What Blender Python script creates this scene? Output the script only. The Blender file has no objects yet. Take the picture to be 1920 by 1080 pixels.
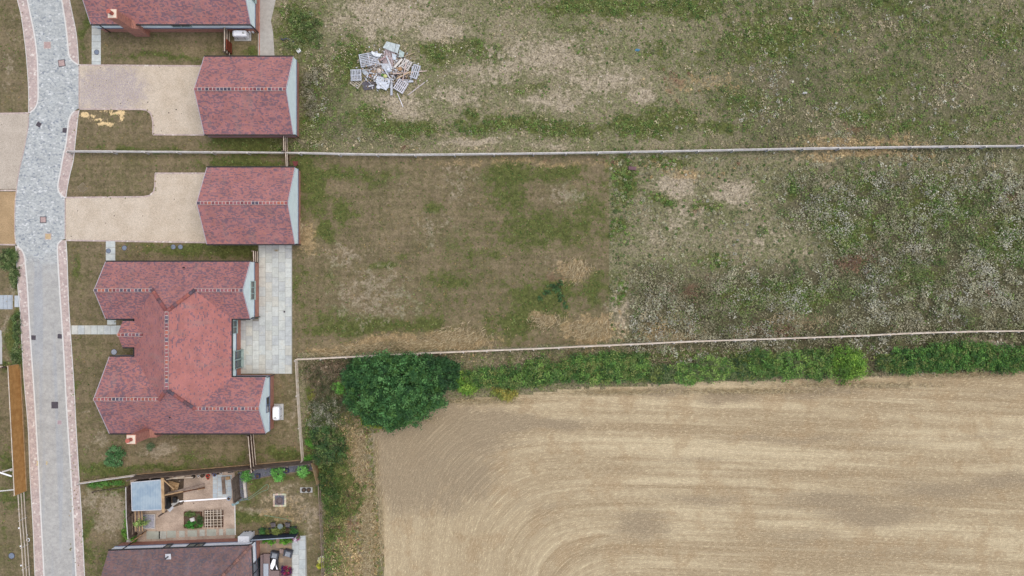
import bpy, math, random
import numpy as np
R = math.radians
random.seed(7)
rng = np.random.default_rng(11)
scene = bpy.context.scene
col = scene.collection
H = 85.0          # camera height
PPM = 20.0        # photo pixels per metre on the ground

# ---------------------------------------------------------------- camera, sky, sun, exposure
cd = bpy.data.cameras.new('camera'); cam = bpy.data.objects.new('camera', cd); col.objects.link(cam)
cam.location = (0, 0, H); cam.rotation_euler = (0, 0, 0)
cd.sensor_width = 36; cd.lens = 36 * H / 96.0; cd.clip_end = 3000; cd.clip_start = 1
scene.camera = cam
w = bpy.data.worlds.new('World'); scene.world = w; w.use_nodes = True
nt = w.node_tree; bg = nt.nodes['Background']
sky = nt.nodes.new('ShaderNodeTexSky'); sky.sky_type = 'NISHITA'; sky.sun_disc = False
sky.sun_elevation = R(76); sky.sun_rotation = R(65); sky.dust_density = 3; sky.air_density = 1.0; sky.ozone_density = 1.0
nt.links.new(sky.outputs[0], bg.inputs[0]); bg.inputs[1].default_value = 0.125
sd = bpy.data.lights.new('sun', 'SUN'); sd.energy = 1.45; sd.angle = R(60); sd.color = (1, .94, .84)
so = bpy.data.objects.new('sun', sd); col.objects.link(so)
_az = R(65); _el = R(76)     # compass azimuth, clockwise from +Y
_d = (math.sin(_az) * math.cos(_el), math.cos(_az) * math.cos(_el), math.sin(_el))
import mathutils
so.rotation_euler = mathutils.Vector(_d).to_track_quat('Z', 'Y').to_euler()
vs = scene.view_settings
vs.view_transform = 'Standard'; vs.look = 'None'; vs.gamma = 1.0; vs.exposure = 0.45
scene.cycles.max_bounces = 6; scene.cycles.diffuse_bounces = 4

# ---------------------------------------------------------------- helpers
def Wp(px, py, h=0.0):
    """world place of a thing seen at photo pixel px,py whose height above ground is h"""
    k = (H - h) / H / PPM
    return ((px - 960) * k, (540 - py) * k, h)
def lin(c):
    c = c / 255.0
    return c / 12.92 if c <= .04045 else ((c + .055) / 1.055) ** 2.4
KL = 1.25
def C(r, g, b, k=1.0):
    return tuple(min(.95, lin(x) / KL * k) for x in (r, g, b))
def CA(t, k=1.0):
    return np.array(C(*t, k=k))

def fbm(x, y, scale, octaves=3, seed=0):
    out = np.zeros_like(x, dtype=float); amp = 1.0; tot = 0.0
    for o in range(octaves):
        xs = x * scale + 37.1 * o + seed * 11.3; ys = y * scale - 17.7 * o + seed * 7.9
        xi = np.floor(xs).astype(np.int64); yi = np.floor(ys).astype(np.int64)
        fx = xs - xi; fy = ys - yi
        fx = fx * fx * (3 - 2 * fx); fy = fy * fy * (3 - 2 * fy)
        def hsh(a, b):
            n = (a * 374761393 + b * 668265263 + (seed * 101 + o) * 2147483647) & 0xffffffff
            n = ((n ^ (n >> 13)) * 1274126177) & 0xffffffff
            return ((n ^ (n >> 16)) & 0xffff) / 65535.0
        v = (hsh(xi, yi) * (1 - fx) + hsh(xi + 1, yi) * fx) * (1 - fy) + (hsh(xi, yi + 1) * (1 - fx) + hsh(xi + 1, yi + 1) * fx) * fy
        out += v * amp; tot += amp; amp *= .55; scale *= 2.03
    return out / tot

def tag(o, label=None, cat=None, group=None, kind=None):
    if label: o['label'] = label
    if cat: o['category'] = cat
    if group: o['group'] = group
    if kind: o['kind'] = kind
    return o
def thing(name, loc, label, cat, group=None):
    o = bpy.data.objects.new(name, None); col.objects.link(o)
    o.location = loc; o.empty_display_size = .3
    return tag(o, label, cat, group)
def origin(o):
    x = y = z = 0.0
    while o is not None:
        x += o.location[0]; y += o.location[1]; z += o.location[2]; o = o.parent
    return x, y, z

class MB:
    def __init__(s): s.v = []; s.f = []; s.m = []; s.c = []; s.uv = []
    def face(s, pts, mi=0, c=(1, 1, 1), uv=None):
        b = len(s.v); s.v += [tuple(p) for p in pts]; s.f.append(tuple(range(b, b + len(pts))))
        s.m.append(mi); s.c.append(c); s.uv.append(uv or [(0, 0)] * len(pts)); return s
    def prism(s, poly, z0, z1, mi=0, c=(1, 1, 1)):
        a = sum(poly[i][0] * poly[(i + 1) % len(poly)][1] - poly[(i + 1) % len(poly)][0] * poly[i][1] for i in range(len(poly)))
        if a < 0: poly = poly[::-1]
        s.face([(p[0], p[1], z1) for p in poly], mi, c)
        s.face([(p[0], p[1], z0) for p in poly[::-1]], mi, c)
        n = len(poly)
        for i in range(n):
            p, q = poly[i], poly[(i + 1) % n]
            s.face([(p[0], p[1], z0), (q[0], q[1], z0), (q[0], q[1], z1), (p[0], p[1], z1)], mi, c)
        return s
    def box(s, x0, x1, y0, y1, z0, z1, mi=0, c=(1, 1, 1)):
        return s.prism([(x0, y0), (x1, y0), (x1, y1), (x0, y1)], z0, z1, mi, c)
    def obb(s, cx, cy, z0, lx, ly, lz, a=0, mi=0, c=(1, 1, 1)):
        ca, sa = math.cos(R(a)), math.sin(R(a))
        P = [(cx + x * ca - y * sa, cy + x * sa + y * ca) for x, y in ((-lx / 2, -ly / 2), (lx / 2, -ly / 2), (lx / 2, ly / 2), (-lx / 2, ly / 2))]
        return s.prism(P, z0, z0 + lz, mi, c)
    def beam(s, p, q, wd, ht, mi=0, c=(1, 1, 1)):
        p = mathutils.Vector(p); q = mathutils.Vector(q); d = (q - p).normalized()
        up = mathutils.Vector((0, 0, 1)) if abs(d.z) < .9 else mathutils.Vector((1, 0, 0))
        n = d.cross(up).normalized() * wd / 2; u = n.normalized().cross(d) * ht / 2
        A = [p - n - u, p + n - u, p + n + u, p - n + u]; B = [q - n - u, q + n - u, q + n + u, q - n + u]
        s.face(A, mi, c); s.face(B[::-1], mi, c)
        for i in range(4):
            j = (i + 1) % 4; s.face([A[j], A[i], B[i], B[j]], mi, c)
        return s
    def cyl(s, p, q, r0, r1=None, n=8, mi=0, c=(1, 1, 1), caps=True):
        r1 = r0 if r1 is None else r1
        p = mathutils.Vector(p); q = mathutils.Vector(q); d = (q - p).normalized()
        up = mathutils.Vector((0, 0, 1)) if abs(d.z) < .9 else mathutils.Vector((1, 0, 0))
        a = d.cross(up).normalized(); b = a.cross(d)
        A = [p + (a * math.cos(t) + b * math.sin(t)) * r0 for t in [2 * math.pi * i / n for i in range(n)]]
        B = [q + (a * math.cos(t) + b * math.sin(t)) * r1 for t in [2 * math.pi * i / n for i in range(n)]]
        for i in range(n):
            j = (i + 1) % n; s.face([A[i], A[j], B[j], B[i]], mi, c)
        if caps: s.face(A[::-1], mi, c); s.face(B, mi, c)
        return s
    def tube(s, pts, r, n=5, mi=0, c=(1, 1, 1)):
        for a, b in zip(pts[:-1], pts[1:]): s.cyl(a, b, r, r, n, mi, c)
        return s
    def ring(s, cx, cy, z0, z1, r0, r1, n=20, mi=0, c=(1, 1, 1)):
        """annulus body between radii r0<r1"""
        for i in range(n):
            t0, t1 = 2 * math.pi * i / n, 2 * math.pi * (i + 1) / n
            P = lambda r, t, z: (cx + r * math.cos(t), cy + r * math.sin(t), z)
            s.face([P(r0, t0, z1), P(r1, t0, z1), P(r1, t1, z1), P(r0, t1, z1)], mi, c)
            s.face([P(r1, t0, z0), P(r1, t1, z0), P(r1, t1, z1), P(r1, t0, z1)], mi, c)
            s.face([P(r0, t1, z0), P(r0, t0, z0), P(r0, t0, z1), P(r0, t1, z1)], mi, c)
        return s
    def disc(s, cx, cy, z0, z1, r, n=20, mi=0, c=(1, 1, 1)):
        return s.prism([(cx + r * math.cos(2 * math.pi * i / n), cy + r * math.sin(2 * math.pi * i / n)) for i in range(n)], z0, z1, mi, c)
    def build(s, name, mats, parent=None, smooth=False):
        if not isinstance(mats, (list, tuple)): mats = [mats]
        ox, oy, oz = origin(parent) if parent is not None else (0, 0, 0)
        me = bpy.data.meshes.new(name)
        me.from_pydata([(a - ox, b - oy, c - oz) for a, b, c in s.v], [], s.f)
        for m in mats: me.materials.append(m)
        me.polygons.foreach_set('material_index', s.m)
        ca = me.attributes.new('Col', 'FLOAT_COLOR', 'FACE')
        ca.data.foreach_set('color', np.array([(*c, 1) for c in s.c], dtype=np.float32).ravel())
        ul = me.uv_layers.new(name='UVMap')
        ul.data.foreach_set('uv', np.array([q for u in s.uv for q in u], dtype=np.float32).ravel())
        me.update()
        o = bpy.data.objects.new(name, me); col.objects.link(o)
        if parent is not None: o.parent = parent
        return o

def quad_mesh(name, V, Cf, mat, parent=None):
    """V (n,4,3) quads with per-face colours Cf (n,3)"""
    n = len(V); me = bpy.data.meshes.new(name)
    P = V.reshape(-1, 3).astype(np.float32)
    if parent is not None: P = P - np.array(origin(parent), dtype=np.float32)
    me.vertices.add(4 * n); me.vertices.foreach_set('co', P.ravel())
    me.loops.add(4 * n); me.loops.foreach_set('vertex_index', np.arange(4 * n, dtype=np.int32))
    me.polygons.add(n); me.polygons.foreach_set('loop_start', np.arange(0, 4 * n, 4, dtype=np.int32))
    me.polygons.foreach_set('loop_total', np.full(n, 4, dtype=np.int32))
    ca = me.attributes.new('Col', 'FLOAT_COLOR', 'FACE')
    ca.data.foreach_set('color', np.concatenate([Cf, np.ones((n, 1))], 1).astype(np.float32).ravel())
    me.materials.append(mat); me.update(calc_edges=True); me.validate()
    o = bpy.data.objects.new(name, me); col.objects.link(o)
    if parent is not None: o.parent = parent
    return o

def leaf_quads(P, L, Wd, tilt=60, az=None):
    n = len(P)
    L = np.broadcast_to(L, (n,)) * rng.uniform(.7, 1.3, n); Wd = np.broadcast_to(Wd, (n,)) * rng.uniform(.7, 1.3, n)
    az = rng.uniform(0, 2 * np.pi, n) if az is None else az
    el = np.radians(rng.uniform(-tilt, tilt, n)); ro = np.radians(rng.uniform(-tilt, tilt, n))
    a = np.stack([np.cos(az) * np.cos(el), np.sin(az) * np.cos(el), np.sin(el)], 1)
    b0 = np.stack([-np.sin(az), np.cos(az), np.zeros(n)], 1); c0 = np.cross(a, b0)
    b = b0 * np.cos(ro)[:, None] + c0 * np.sin(ro)[:, None]
    A = a * (L / 2)[:, None]; B = b * (Wd / 2)[:, None]
    return np.stack([P - A, P - B, P + A, P + B], 1)

def spline(pts, n=6):
    out = []
    P = [pts[0]] + list(pts) + [pts[-1]]
    for i in range(1, len(P) - 2):
        p0, p1, p2, p3 = P[i - 1], P[i], P[i + 1], P[i + 2]
        for k in range(n):
            t = k / n
            out.append(tuple(.5 * ((2 * p1[j]) + (-p0[j] + p2[j]) * t + (2 * p0[j] - 5 * p1[j] + 4 * p2[j] - p3[j]) * t * t + (-p0[j] + 3 * p1[j] - 3 * p2[j] + p3[j]) * t ** 3) for j in (0, 1)))
    out.append(tuple(pts[-1])); return out
def inside(px, py, poly):
    r = np.zeros(px.shape, bool); n = len(poly)
    for i in range(n):
        x0, y0 = poly[i]; x1, y1 = poly[(i + 1) % n]
        if y0 == y1: continue
        c = ((y0 > py) != (y1 > py)) & (px < (x1 - x0) * (py - y0) / (y1 - y0) + x0)
        r ^= c
    return r

# ---------------------------------------------------------------- materials
class T:
    def __init__(s, name, rough=.9, spec=.3):
        s.mat = bpy.data.materials.new(name); s.mat.use_nodes = True
        s.nt = s.mat.node_tree; s.b = s.nt.nodes['Principled BSDF']
        s.b.inputs['Roughness'].default_value = rough
        s.b.inputs['Specular IOR Level'].default_value = spec
    def n(s, t, **props):
        nd = s.nt.nodes.new('ShaderNode' + t)
        for k, v in props.items(): setattr(nd, k, v)
        return nd
    def put(s, inp, v):
        if isinstance(v, bpy.types.NodeSocket): s.nt.links.new(v, inp)
        elif v is not None:
            if hasattr(inp.default_value, '__len__') and len(inp.default_value) == 4 and len(v) == 3: v = (*v, 1)
            inp.default_value = v
    def pos(s, scale=None, rot=0):
        tc = s.n('TexCoord'); o = tc.outputs['Object']
        if scale is not None:
            m = s.n('Mapping'); s.put(m.inputs[0], o); m.inputs['Scale'].default_value = scale
            m.inputs['Rotation'].default_value = (0, 0, rot); o = m.outputs[0]
        return o
    def uv(s): return s.n('UVMap').outputs[0]
    def noise(s, vec, scale, detail=2, rough=.55, out=0, dist=0):
        n = s.n('TexNoise'); s.put(n.inputs['Vector'], vec); n.inputs['Scale'].default_value = scale
        n.inputs['Detail'].default_value = detail; n.inputs['Roughness'].default_value = rough
        n.inputs['Distortion'].default_value = dist
        return n.outputs[out]
    def vor(s, vec, scale, out='Color'):
        n = s.n('TexVoronoi'); s.put(n.inputs['Vector'], vec); n.inputs['Scale'].default_value = scale
        return n.outputs[out]
    def white(s, vec, out='Value'):
        n = s.n('TexWhiteNoise', noise_dimensions='3D'); s.put(n.inputs[0], vec); return n.outputs[out]
    def m(s, op, a, b=0.0, c=None, clamp=False):
        n = s.n('Math', operation=op, use_clamp=clamp); s.put(n.inputs[0], a); s.put(n.inputs[1], b)
        if c is not None: s.put(n.inputs[2], c)
        return n.outputs[0]
    def vm(s, op, a, b):
        n = s.n('VectorMath', operation=op); s.put(n.inputs[0], a); s.put(n.inputs[1], b); return n.outputs[0]
    def ss(s, x, lo, hi, a=0.0, b=1.0, smooth=True):
        n = s.n('MapRange'); n.interpolation_type = 'SMOOTHSTEP' if smooth else 'LINEAR'
        s.put(n.inputs[0], x); 
        for i, v in ((1, lo), (2, hi), (3, a), (4, b)): s.put(n.inputs[i], v)
        return n.outputs[0]
    def mix(s, f, a, b, mode='MIX'):
        n = s.n('Mix', data_type='RGBA', blend_type=mode); s.put(n.inputs[0], f); s.put(n.inputs[6], a); s.put(n.inputs[7], b)
        return n.outputs[2]
    def attr(s, name):
        n = s.n('Attribute', attribute_name=name); return n
    def sep(s, v):
        n = s.n('SeparateXYZ'); s.put(n.inputs[0], v); return n.outputs
    def comb(s, x=0., y=0., z=0.):
        n = s.n('CombineXYZ'); s.put(n.inputs[0], x); s.put(n.inputs[1], y); s.put(n.inputs[2], z); return n.outputs[0]
    def scale(s, c, f): return s.mix(1.0, c, s.comb(f, f, f), 'MULTIPLY')
    def done(s, c, bump=None, dist=.02, strength=.6):
        s.put(s.b.inputs['Base Color'], c)
        if bump is not None:
            b = s.n('Bump'); b.inputs['Distance'].default_value = dist; b.inputs['Strength'].default_value = strength
            s.put(b.inputs['Height'], bump); s.nt.links.new(b.outputs[0], s.b.inputs['Normal'])
        return s.mat

def plain(name, c, rough=.8, var=.25, scale=6, spec=.3, metal=0):
    t = T(name, rough, spec); t.b.inputs['Metallic'].default_value = metal
    p = t.pos(); n = t.noise(p, scale, 4, .65); n2 = t.noise(p, scale * 7, 2)
    f = t.m('ADD', t.ss(n, .3, .7, 1 - var, 1 + var, False), t.ss(n2, .3, .7, -var * .5, var * .5, False))
    return t.done(t.scale(c, f), n2, .004, .4)
def coloured(name, rough=.8, var=.2, scale=5, spec=.3):
    """face colour from the mesh, varied by noise"""
    t = T(name, rough, spec); p = t.pos(); n = t.noise(p, scale, 4, .65)
    return t.done(t.scale(t.attr('Col').outputs['Color'], t.ss(n, .3, .7, 1 - var, 1 + var, False)), n, .004, .3)
def wood(name, c, c2, rough=.8):
    t = T(name, rough); p = t.pos(); n = t.noise(p, 2.2, 3); n2 = t.noise(t.pos((12, 12, 3)), 3, 3, .7)
    f = t.m('ADD', t.m('MULTIPLY', n, .5), t.m('MULTIPLY', n2, .5))
    return t.done(t.mix(t.ss(f, .38, .62), c, c2), n2, .004)

M = {}
def leafmat(name, rough=.65, trans=.12):
    t = T(name, rough, .25); a = t.attr('Col').outputs['Color']
    t.b.inputs['Subsurface Weight'].default_value = 0
    return t.done(a)
M['leaf'] = leafmat('foliage'); M['dry'] = leafmat('dry_stalks', .9)
M['obj'] = coloured('painted_surface', .6, .12, 4)
M['rough'] = coloured('weathered_surface', .9, .3, 5)
M['black'] = plain('black_plastic', (.012, .012, .014), .45, .2)
M['white'] = plain('white_paint', (.88, .88, .89), .5, .06, 3)
M['glass'] = plain('window_glass', (.035, .045, .05), .08, .3, 2, .8)
M['frame'] = plain('pale_green_frame', C(172, 192, 186), .5, .06)
M['timber'] = wood('new_timber', C(200, 170, 130), C(165, 132, 95))
M['greytimber'] = wood('silvered_timber', C(220, 216, 210), C(188, 180, 172))
M['rail'] = wood('pale_rail_timber', C(228, 216, 200), C(196, 178, 155))
M['brownboard'] = wood('stained_brown_board', C(110, 74, 52), C(70, 48, 36))
M['redboard'] = wood('red_brown_board', C(135, 66, 42), C(102, 46, 30))
M['darkboard'] = wood('dark_weathered_board', C(150, 132, 118), C(104, 88, 76))
M['orangeboard'] = wood('orange_cedar_board', C(216, 164, 98), C(186, 134, 74))
M['concrete'] = plain('concrete', C(190, 190, 186), .9, .1, 3)
M['slate'] = plain('slate_chips', C(110, 112, 122), .9, .5, 9)
M['soil'] = plain('soil', C(92, 78, 64), 1, .4, 8)
M['iron'] = plain('cast_iron', C(98, 104, 112), .6, .25, 6)
M['darkiron'] = plain('dark_cast_iron', C(84, 78, 84), .7, .25, 6)
M['bark'] = wood('bark', C(96, 84, 70), C(60, 52, 44))

def brick():
    t = T('red_brick', .9); p = t.sep(t.pos())
    u = t.m('ADD', p[0], p[1]); z = p[2]
    row = t.m('FLOOR', t.m('DIVIDE', z, .075)); cu = t.m('FLOOR', t.m('ADD', t.m('DIVIDE', u, .225), t.m('MULTIPLY', row, .5)))
    wn = t.white(t.comb(cu, row, 0.)); n = t.noise(t.pos(), 3, 3)
    c = t.mix(wn, C(188, 122, 104), C(212, 146, 124)); c = t.mix(t.ss(t.m('ADD', wn, n), .35, .75), C(140, 96, 96), c)
    fz = t.m('FRACT', t.m('DIVIDE', z, .075)); c = t.mix(t.ss(fz, .84, .9), c, C(185, 168, 150))
    return t.done(c, fz, .004, .3)
M['brick'] = brick()
def cladding(name, c, pitch=.15):
    t = T(name, .55); p = t.sep(t.pos()); fz = t.m('FRACT', t.m('DIVIDE', p[2], pitch))
    n = t.noise(t.pos(), 1.5, 3)
    k = t.m('MULTIPLY', t.ss(fz, .0, .12, .93, 1), t.ss(n, .3, .7, .95, 1.05))
    return t.done(t.scale(c, k), t.m('SUBTRACT', 1.0, fz), .02, .7)
M['clad'] = cladding('pale_blue_weatherboard', (.84, .95, .935))
M['cladwhite'] = cladding('white_weatherboard', (.95, .95, .95))

def tiles(name, warm=0.0):
    t = T(name, .8, .35); uv = t.sep(t.uv()); at = t.sep(t.attr('Col').outputs['Vector'])
    row = t.m('FLOOR', t.m('DIVIDE', uv[1], .115))
    cu = t.m('FLOOR', t.m('ADD', t.m('DIVIDE', uv[0], .17), t.m('MULTIPLY', t.m('MODULO', row, 2.0), .5)))
    cell = t.comb(cu, row, at[2])
    wn = t.white(cell, 'Color'); w3 = t.sep(wn)
    # dark kiln-burnt tiles lie in short runs of two or three
    cs = t.comb(t.m('MULTIPLY', t.m('ADD', uv[0], t.m('MULTIPLY', row, .05)), 3.5), t.m('MULTIPLY', row, .72), at[2])
    cl = t.noise(cs, 1.0, 1, .5); big = t.noise(t.uv(), .32, 3, .6)
    d = t.m('ADD', cl, t.m('ADD', t.m('MULTIPLY', t.m('SUBTRACT', big, .5), .22), t.m('MULTIPLY', at[0], .3)))
    dark = t.ss(t.m('ADD', d, t.m('MULTIPLY', w3[0], .05)), .562, .592)
    if warm > .5:
        c0, c1, c2 = C(136, 108, 102), C(122, 98, 94), C(104, 98, 104); dk = C(98, 92, 100)
    else:
        c0, c1, c2 = C(184, 127, 122), C(171, 118, 115), C(190, 128, 114); dk = C(98, 92, 110)
    c = t.mix(w3[1], c0, c1); c = t.mix(t.ss(w3[2], .75, .95), c, c2)
    c = t.mix(t.ss(t.noise(t.uv(), 1.1, 3, .6), .45, .65, 0, .2), c, C(160, 116, 118))
    c = t.mix(t.ss(at[1], 0, 1, 0, .55), c, C(186, 118, 110))  # slope redness: the light falling on a slope, put into its tile colour
    c = t.mix(t.m('MULTIPLY', dark, .62), c, dk)
    st = t.noise(t.comb(t.m('MULTIPLY', uv[0], 1.3), t.m('MULTIPLY', uv[1], .25), at[2]), 1.0, 4, .7)
    c = t.mix(t.ss(st, .52, .72, 0, .35), c, C(150, 134, 128)); c = t.scale(c, t.ss(t.noise(t.uv(), .8, 4, .7), .35, .65, .9, 1.1))
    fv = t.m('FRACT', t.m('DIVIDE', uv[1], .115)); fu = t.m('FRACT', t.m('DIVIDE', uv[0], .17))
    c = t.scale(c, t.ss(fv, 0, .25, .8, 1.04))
    c = t.scale(c, t.ss(t.noise(t.uv(), 14, 2), .3, .7, .93, 1.07))
    return t.done(c, t.m('ADD', t.m('SUBTRACT', 1.0, fv), t.m('MULTIPLY', w3[1], .5)), .02, .7)
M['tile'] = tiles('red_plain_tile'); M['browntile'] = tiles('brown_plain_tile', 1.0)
M['ridge'] = coloured('ridge_tile', .85, .15, 6)
# ---------------------------------------------------------------- ground zones (all in photo pixels of the survey grid, 20 px = 1 m)
def blobs(px, py, lst):
    s = np.zeros(px.shape)
    for cx, cy, rx, ry, v in lst:
        s = np.maximum(s, v * np.exp(-(((px - cx) / rx) ** 2 + ((py - cy) / ry) ** 2)))
    return s
FIELD = [(697, 812), (722, 806), (748, 801), (790, 775), (820, 764), (870, 752), (960, 740), (1060, 730), (1230, 722), (1300, 716), (1500, 712), (1600, 708), (1700, 702), (1920, 695), (2300, 684), (2300, 1500), (735, 1500), (722, 1080), (712, 980), (705, 900)]
GREEN = [(575, 335, 30, 60, 1), (1000, 560, 90, 50, .5), (800, 560, 120, 40, .3), (1480, 40, 160, 60, .5), (1650, 160, 120, 60, .4), (1400, 190, 80, 30, .5), (1880, 60, 60, 60, .5), (1720, 240, 160, 20, .5), (1340, 240, 80, 16, .7), (1090, 95, 40, 20, .5), (1240, 100, 40, 40, .4), (450, 270, 60, 14, 1), (900, 95, 75, 20, .8), (820, 100, 45, 20, .8), (655, 120, 25, 50, .8), (690, 215, 45, 18, .8), (745, 238, 80, 18, 1), (900, 240, 70, 14, .9), (970, 232, 60, 16, 1), (1060, 240, 80, 14, .9), (1200, 240, 80, 20, 1), (990, 165, 40, 14, .5), (885, 205, 20, 25, .8), (1150, 12, 140, 20, 1), (1060, 12, 70, 12, .8), (1280, 12, 80, 20, 1), (560, 50, 40, 60, .7), (590, 150, 22, 50, .6), (590, 230, 40, 40, .6), (1440, 70, 110, 50, .75), (1320, 110, 60, 30, .4), (1660, 15, 50, 20, .6), (1740, 60, 120, 50, .4), (1620, 215, 60, 15, .8), (1250, 220, 60, 30, .7), (1850, 220, 80, 30, .4), (1070, 60, 60, 15, .5),  # the blob between the garages paints the shade there as greener grass
         (1165, 340, 22, 55, .9), (1250, 372, 30, 10, .9), (1325, 392, 28, 14, .8), (1478, 352, 16, 16, 1), (1590, 430, 55, 40, .9), (1340, 490, 40, 18, .6), (1500, 550, 70, 28, .9), (1160, 430, 20, 20, .7), (1600, 350, 80, 30, .5), (1760, 380, 90, 60, .6), (1400, 560, 60, 30, .5), (1720, 520, 60, 30, .5), (1880, 450, 50, 60, .6), (1155, 560, 12, 40, .9), (1240, 300, 60, 14, .6),
         (597, 355, 22, 50, 1), (622, 330, 60, 14, .8), (640, 400, 25, 30, .7), (608, 432, 16, 24, 1), (820, 393, 22, 12, .9), (700, 330, 60, 20, .5), (950, 330, 50, 26, .95), (1045, 330, 60, 20, .9), (945, 375, 40, 30, .8), (1020, 430, 110, 38, .7), (718, 504, 22, 8, .9), (755, 485, 20, 8, .7), (850, 522, 50, 18, .7), (700, 612, 120, 20, .9), (620, 600, 60, 30, .6), (800, 605, 30, 20, .8), (1045, 545, 38, 24, 1), (960, 605, 50, 30, 1), (1010, 570, 70, 35, .8), (1115, 540, 28, 30, .9), (920, 470, 60, 14, .5), (620, 520, 30, 40, .3), (560, 530, 30, 40, .4), (1100, 400, 40, 60, .6), (860, 470, 60, 40, .35),
         (620, 840, 28, 30, 1), (600, 800, 25, 30, 1), (632, 950, 20, 60, .6), (625, 1040, 18, 40, .5), (610, 900, 20, 40, .9), (1300, 665, 300, 10, .5),
         (20, 500, 18, 44, 1), (30, 620, 12, 70, 1), (15, 690, 20, 10, 1), (160, 60, 10, 60, .6), (350, 465, 80, 12, .8), (430, 472, 60, 20, 1), (480, 268, 70, 18, 1), (470, 303, 80, 16, 1), (250, 280, 120, 5, .7), (330, 105, 120, 8, .6), (470, 95, 22, 14, .8), (200, 885, 60, 12, .9), (300, 880, 80, 8, .8), (400, 860, 80, 12, .5), (520, 845, 40, 14, .9), (138, 500, 8, 30, .7), (150, 730, 10, 20, .6), (235, 990, 12, 50, 1), (215, 920, 40, 12, .9), (200, 910, 40, 8, 1), (165, 1010, 14, 60, .8), (200, 1050, 40, 30, .5), (480, 975, 60, 12, 1), (480, 905, 30, 18, .8), (540, 890, 40, 10, .7), (590, 895, 14, 20, .9), (470, 940, 30, 20, .5), (20, 870, 20, 30, .6), (10, 930, 40, 20, .6), (35, 800, 4, 120, .7), (560, 1000, 18, 20, .5), (15, 1000, 20, 70, .2)]  # the two blobs between the garages also put shade into the grass colour
PALE = [(730, 30, 110, 35, .75), (830, 62, 45, 22, 1), (745, 200, 55, 25, .8), (1010, 105, 120, 45, .7), (1130, 150, 90, 35, .6), (1197, 182, 22, 13, 1.3), (930, 130, 80, 25, .55), (890, 268, 60, 7, 1), (1040, 272, 40, 8, .6), (850, 180, 60, 25, .6), (690, 60, 40, 20, .6), (1050, 190, 90, 20, .6), (640, 30, 30, 30, .5),
        (1272, 345, 38, 20, 1.25), (1372, 362, 32, 26, .85), (1440, 440, 70, 40, .35), (1290, 400, 50, 30, .45), (1545, 345, 20, 10, .5), (1500, 300, 80, 20, .25), (1480, 470, 50, 15, .3), (1260, 440, 80, 30, .35), (1160, 590, 30, 50, .5), (1850, 650, 60, 12, .8), (1900, 660, 40, 10, .8),
        (1065, 372, 50, 22, .5), (700, 560, 90, 60, .45), (640, 480, 60, 30, .4), (860, 340, 50, 60, .3), (820, 430, 60, 40, .25), (740, 360, 40, 40, .2), (1070, 500, 60, 20, .3),
        (170, 940, 50, 30, .5), (210, 960, 30, 36, 1.1), (540, 940, 50, 40, .5), (580, 970, 20, 60, .5), (500, 960, 60, 10, .6), (180, 830, 30, 30, .4), (300, 845, 40, 14, .7), (320, 850, 14, 12, .9), (40, 630, 3, 120, .5), (12, 600, 10, 90, .5), (5, 540, 10, 12, .5), (30, 60, 20, 90, .2), (16, 130, 10, 40, .5), (540, 770, 20, 60, .3), (55, 925, 8, 20, .7), (200, 768, 50, 3, .5)]
STRAW = [(670, 930, 24, 60, .8), (650, 1010, 24, 50, .6), (660, 1060, 30, 40, .8), (540, 960, 50, 40, .5), (860, 632, 60, 20, 1.1), (780, 645, 60, 14, 1), (700, 648, 70, 10, .9), (620, 662, 50, 8, .8), (1075, 508, 26, 22, 1), (1105, 615, 55, 26, 1.1), (1020, 600, 34, 16, .8), (1600, 268, 140, 10, .8), (1610, 288, 120, 12, .8), (1000, 308, 300, 8, .5), (1550, 60, 30, 30, .3), (580, 445, 14, 30, .8), (675, 850, 24, 60, 1), (690, 960, 20, 90, .8), (650, 830, 20, 40, .6), (690, 1050, 22, 50, .8), (1270, 155, 30, 20, .5), (1340, 150, 60, 20, .5), (500, 280, 2, 2, .0), (545, 325, 30, 8, .3), (1290, 320, 60, 12, .7), (1230, 610, 50, 20, .4)]
RED = [(668, 960, 14, 50, .6), (690, 820, 14, 20, .7), (640, 990, 16, 30, .5), (1608, 490, 34, 16, 1), (1287, 545, 24, 12, 1), (1597, 243, 14, 7, 1.2), (1040, 520, 12, 8, 1), (1856, 545, 20, 10, .6), (1785, 152, 12, 6, .6), (1888, 365, 12, 8, .8), (1310, 398, 8, 8, 1), (770, 278, 24, 8, .7), (1000, 620, 60, 30, .3), (690, 870, 16, 50, .5), (1262, 150, 24, 22, .6), (1480, 620, 100, 16, .5), (1400, 300, 100, 8, .3), (1010, 300, 140, 8, .4), (605, 700, 20, 14, .6)]
SAND = [(158, 215, 12, 5, 1.2), (180, 225, 18, 3.5, .9), (196, 232, 14, 4, 1.3), (208, 233, 8, 5, 1), (218, 212, 16, 5, 1.1), (228, 215, 6, 14, 1.2), (172, 218, 12, 4, .7), (200, 208, 30, 2.5, .8), (205, 222, 10, 3, .6)]
SHADY = []
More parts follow.
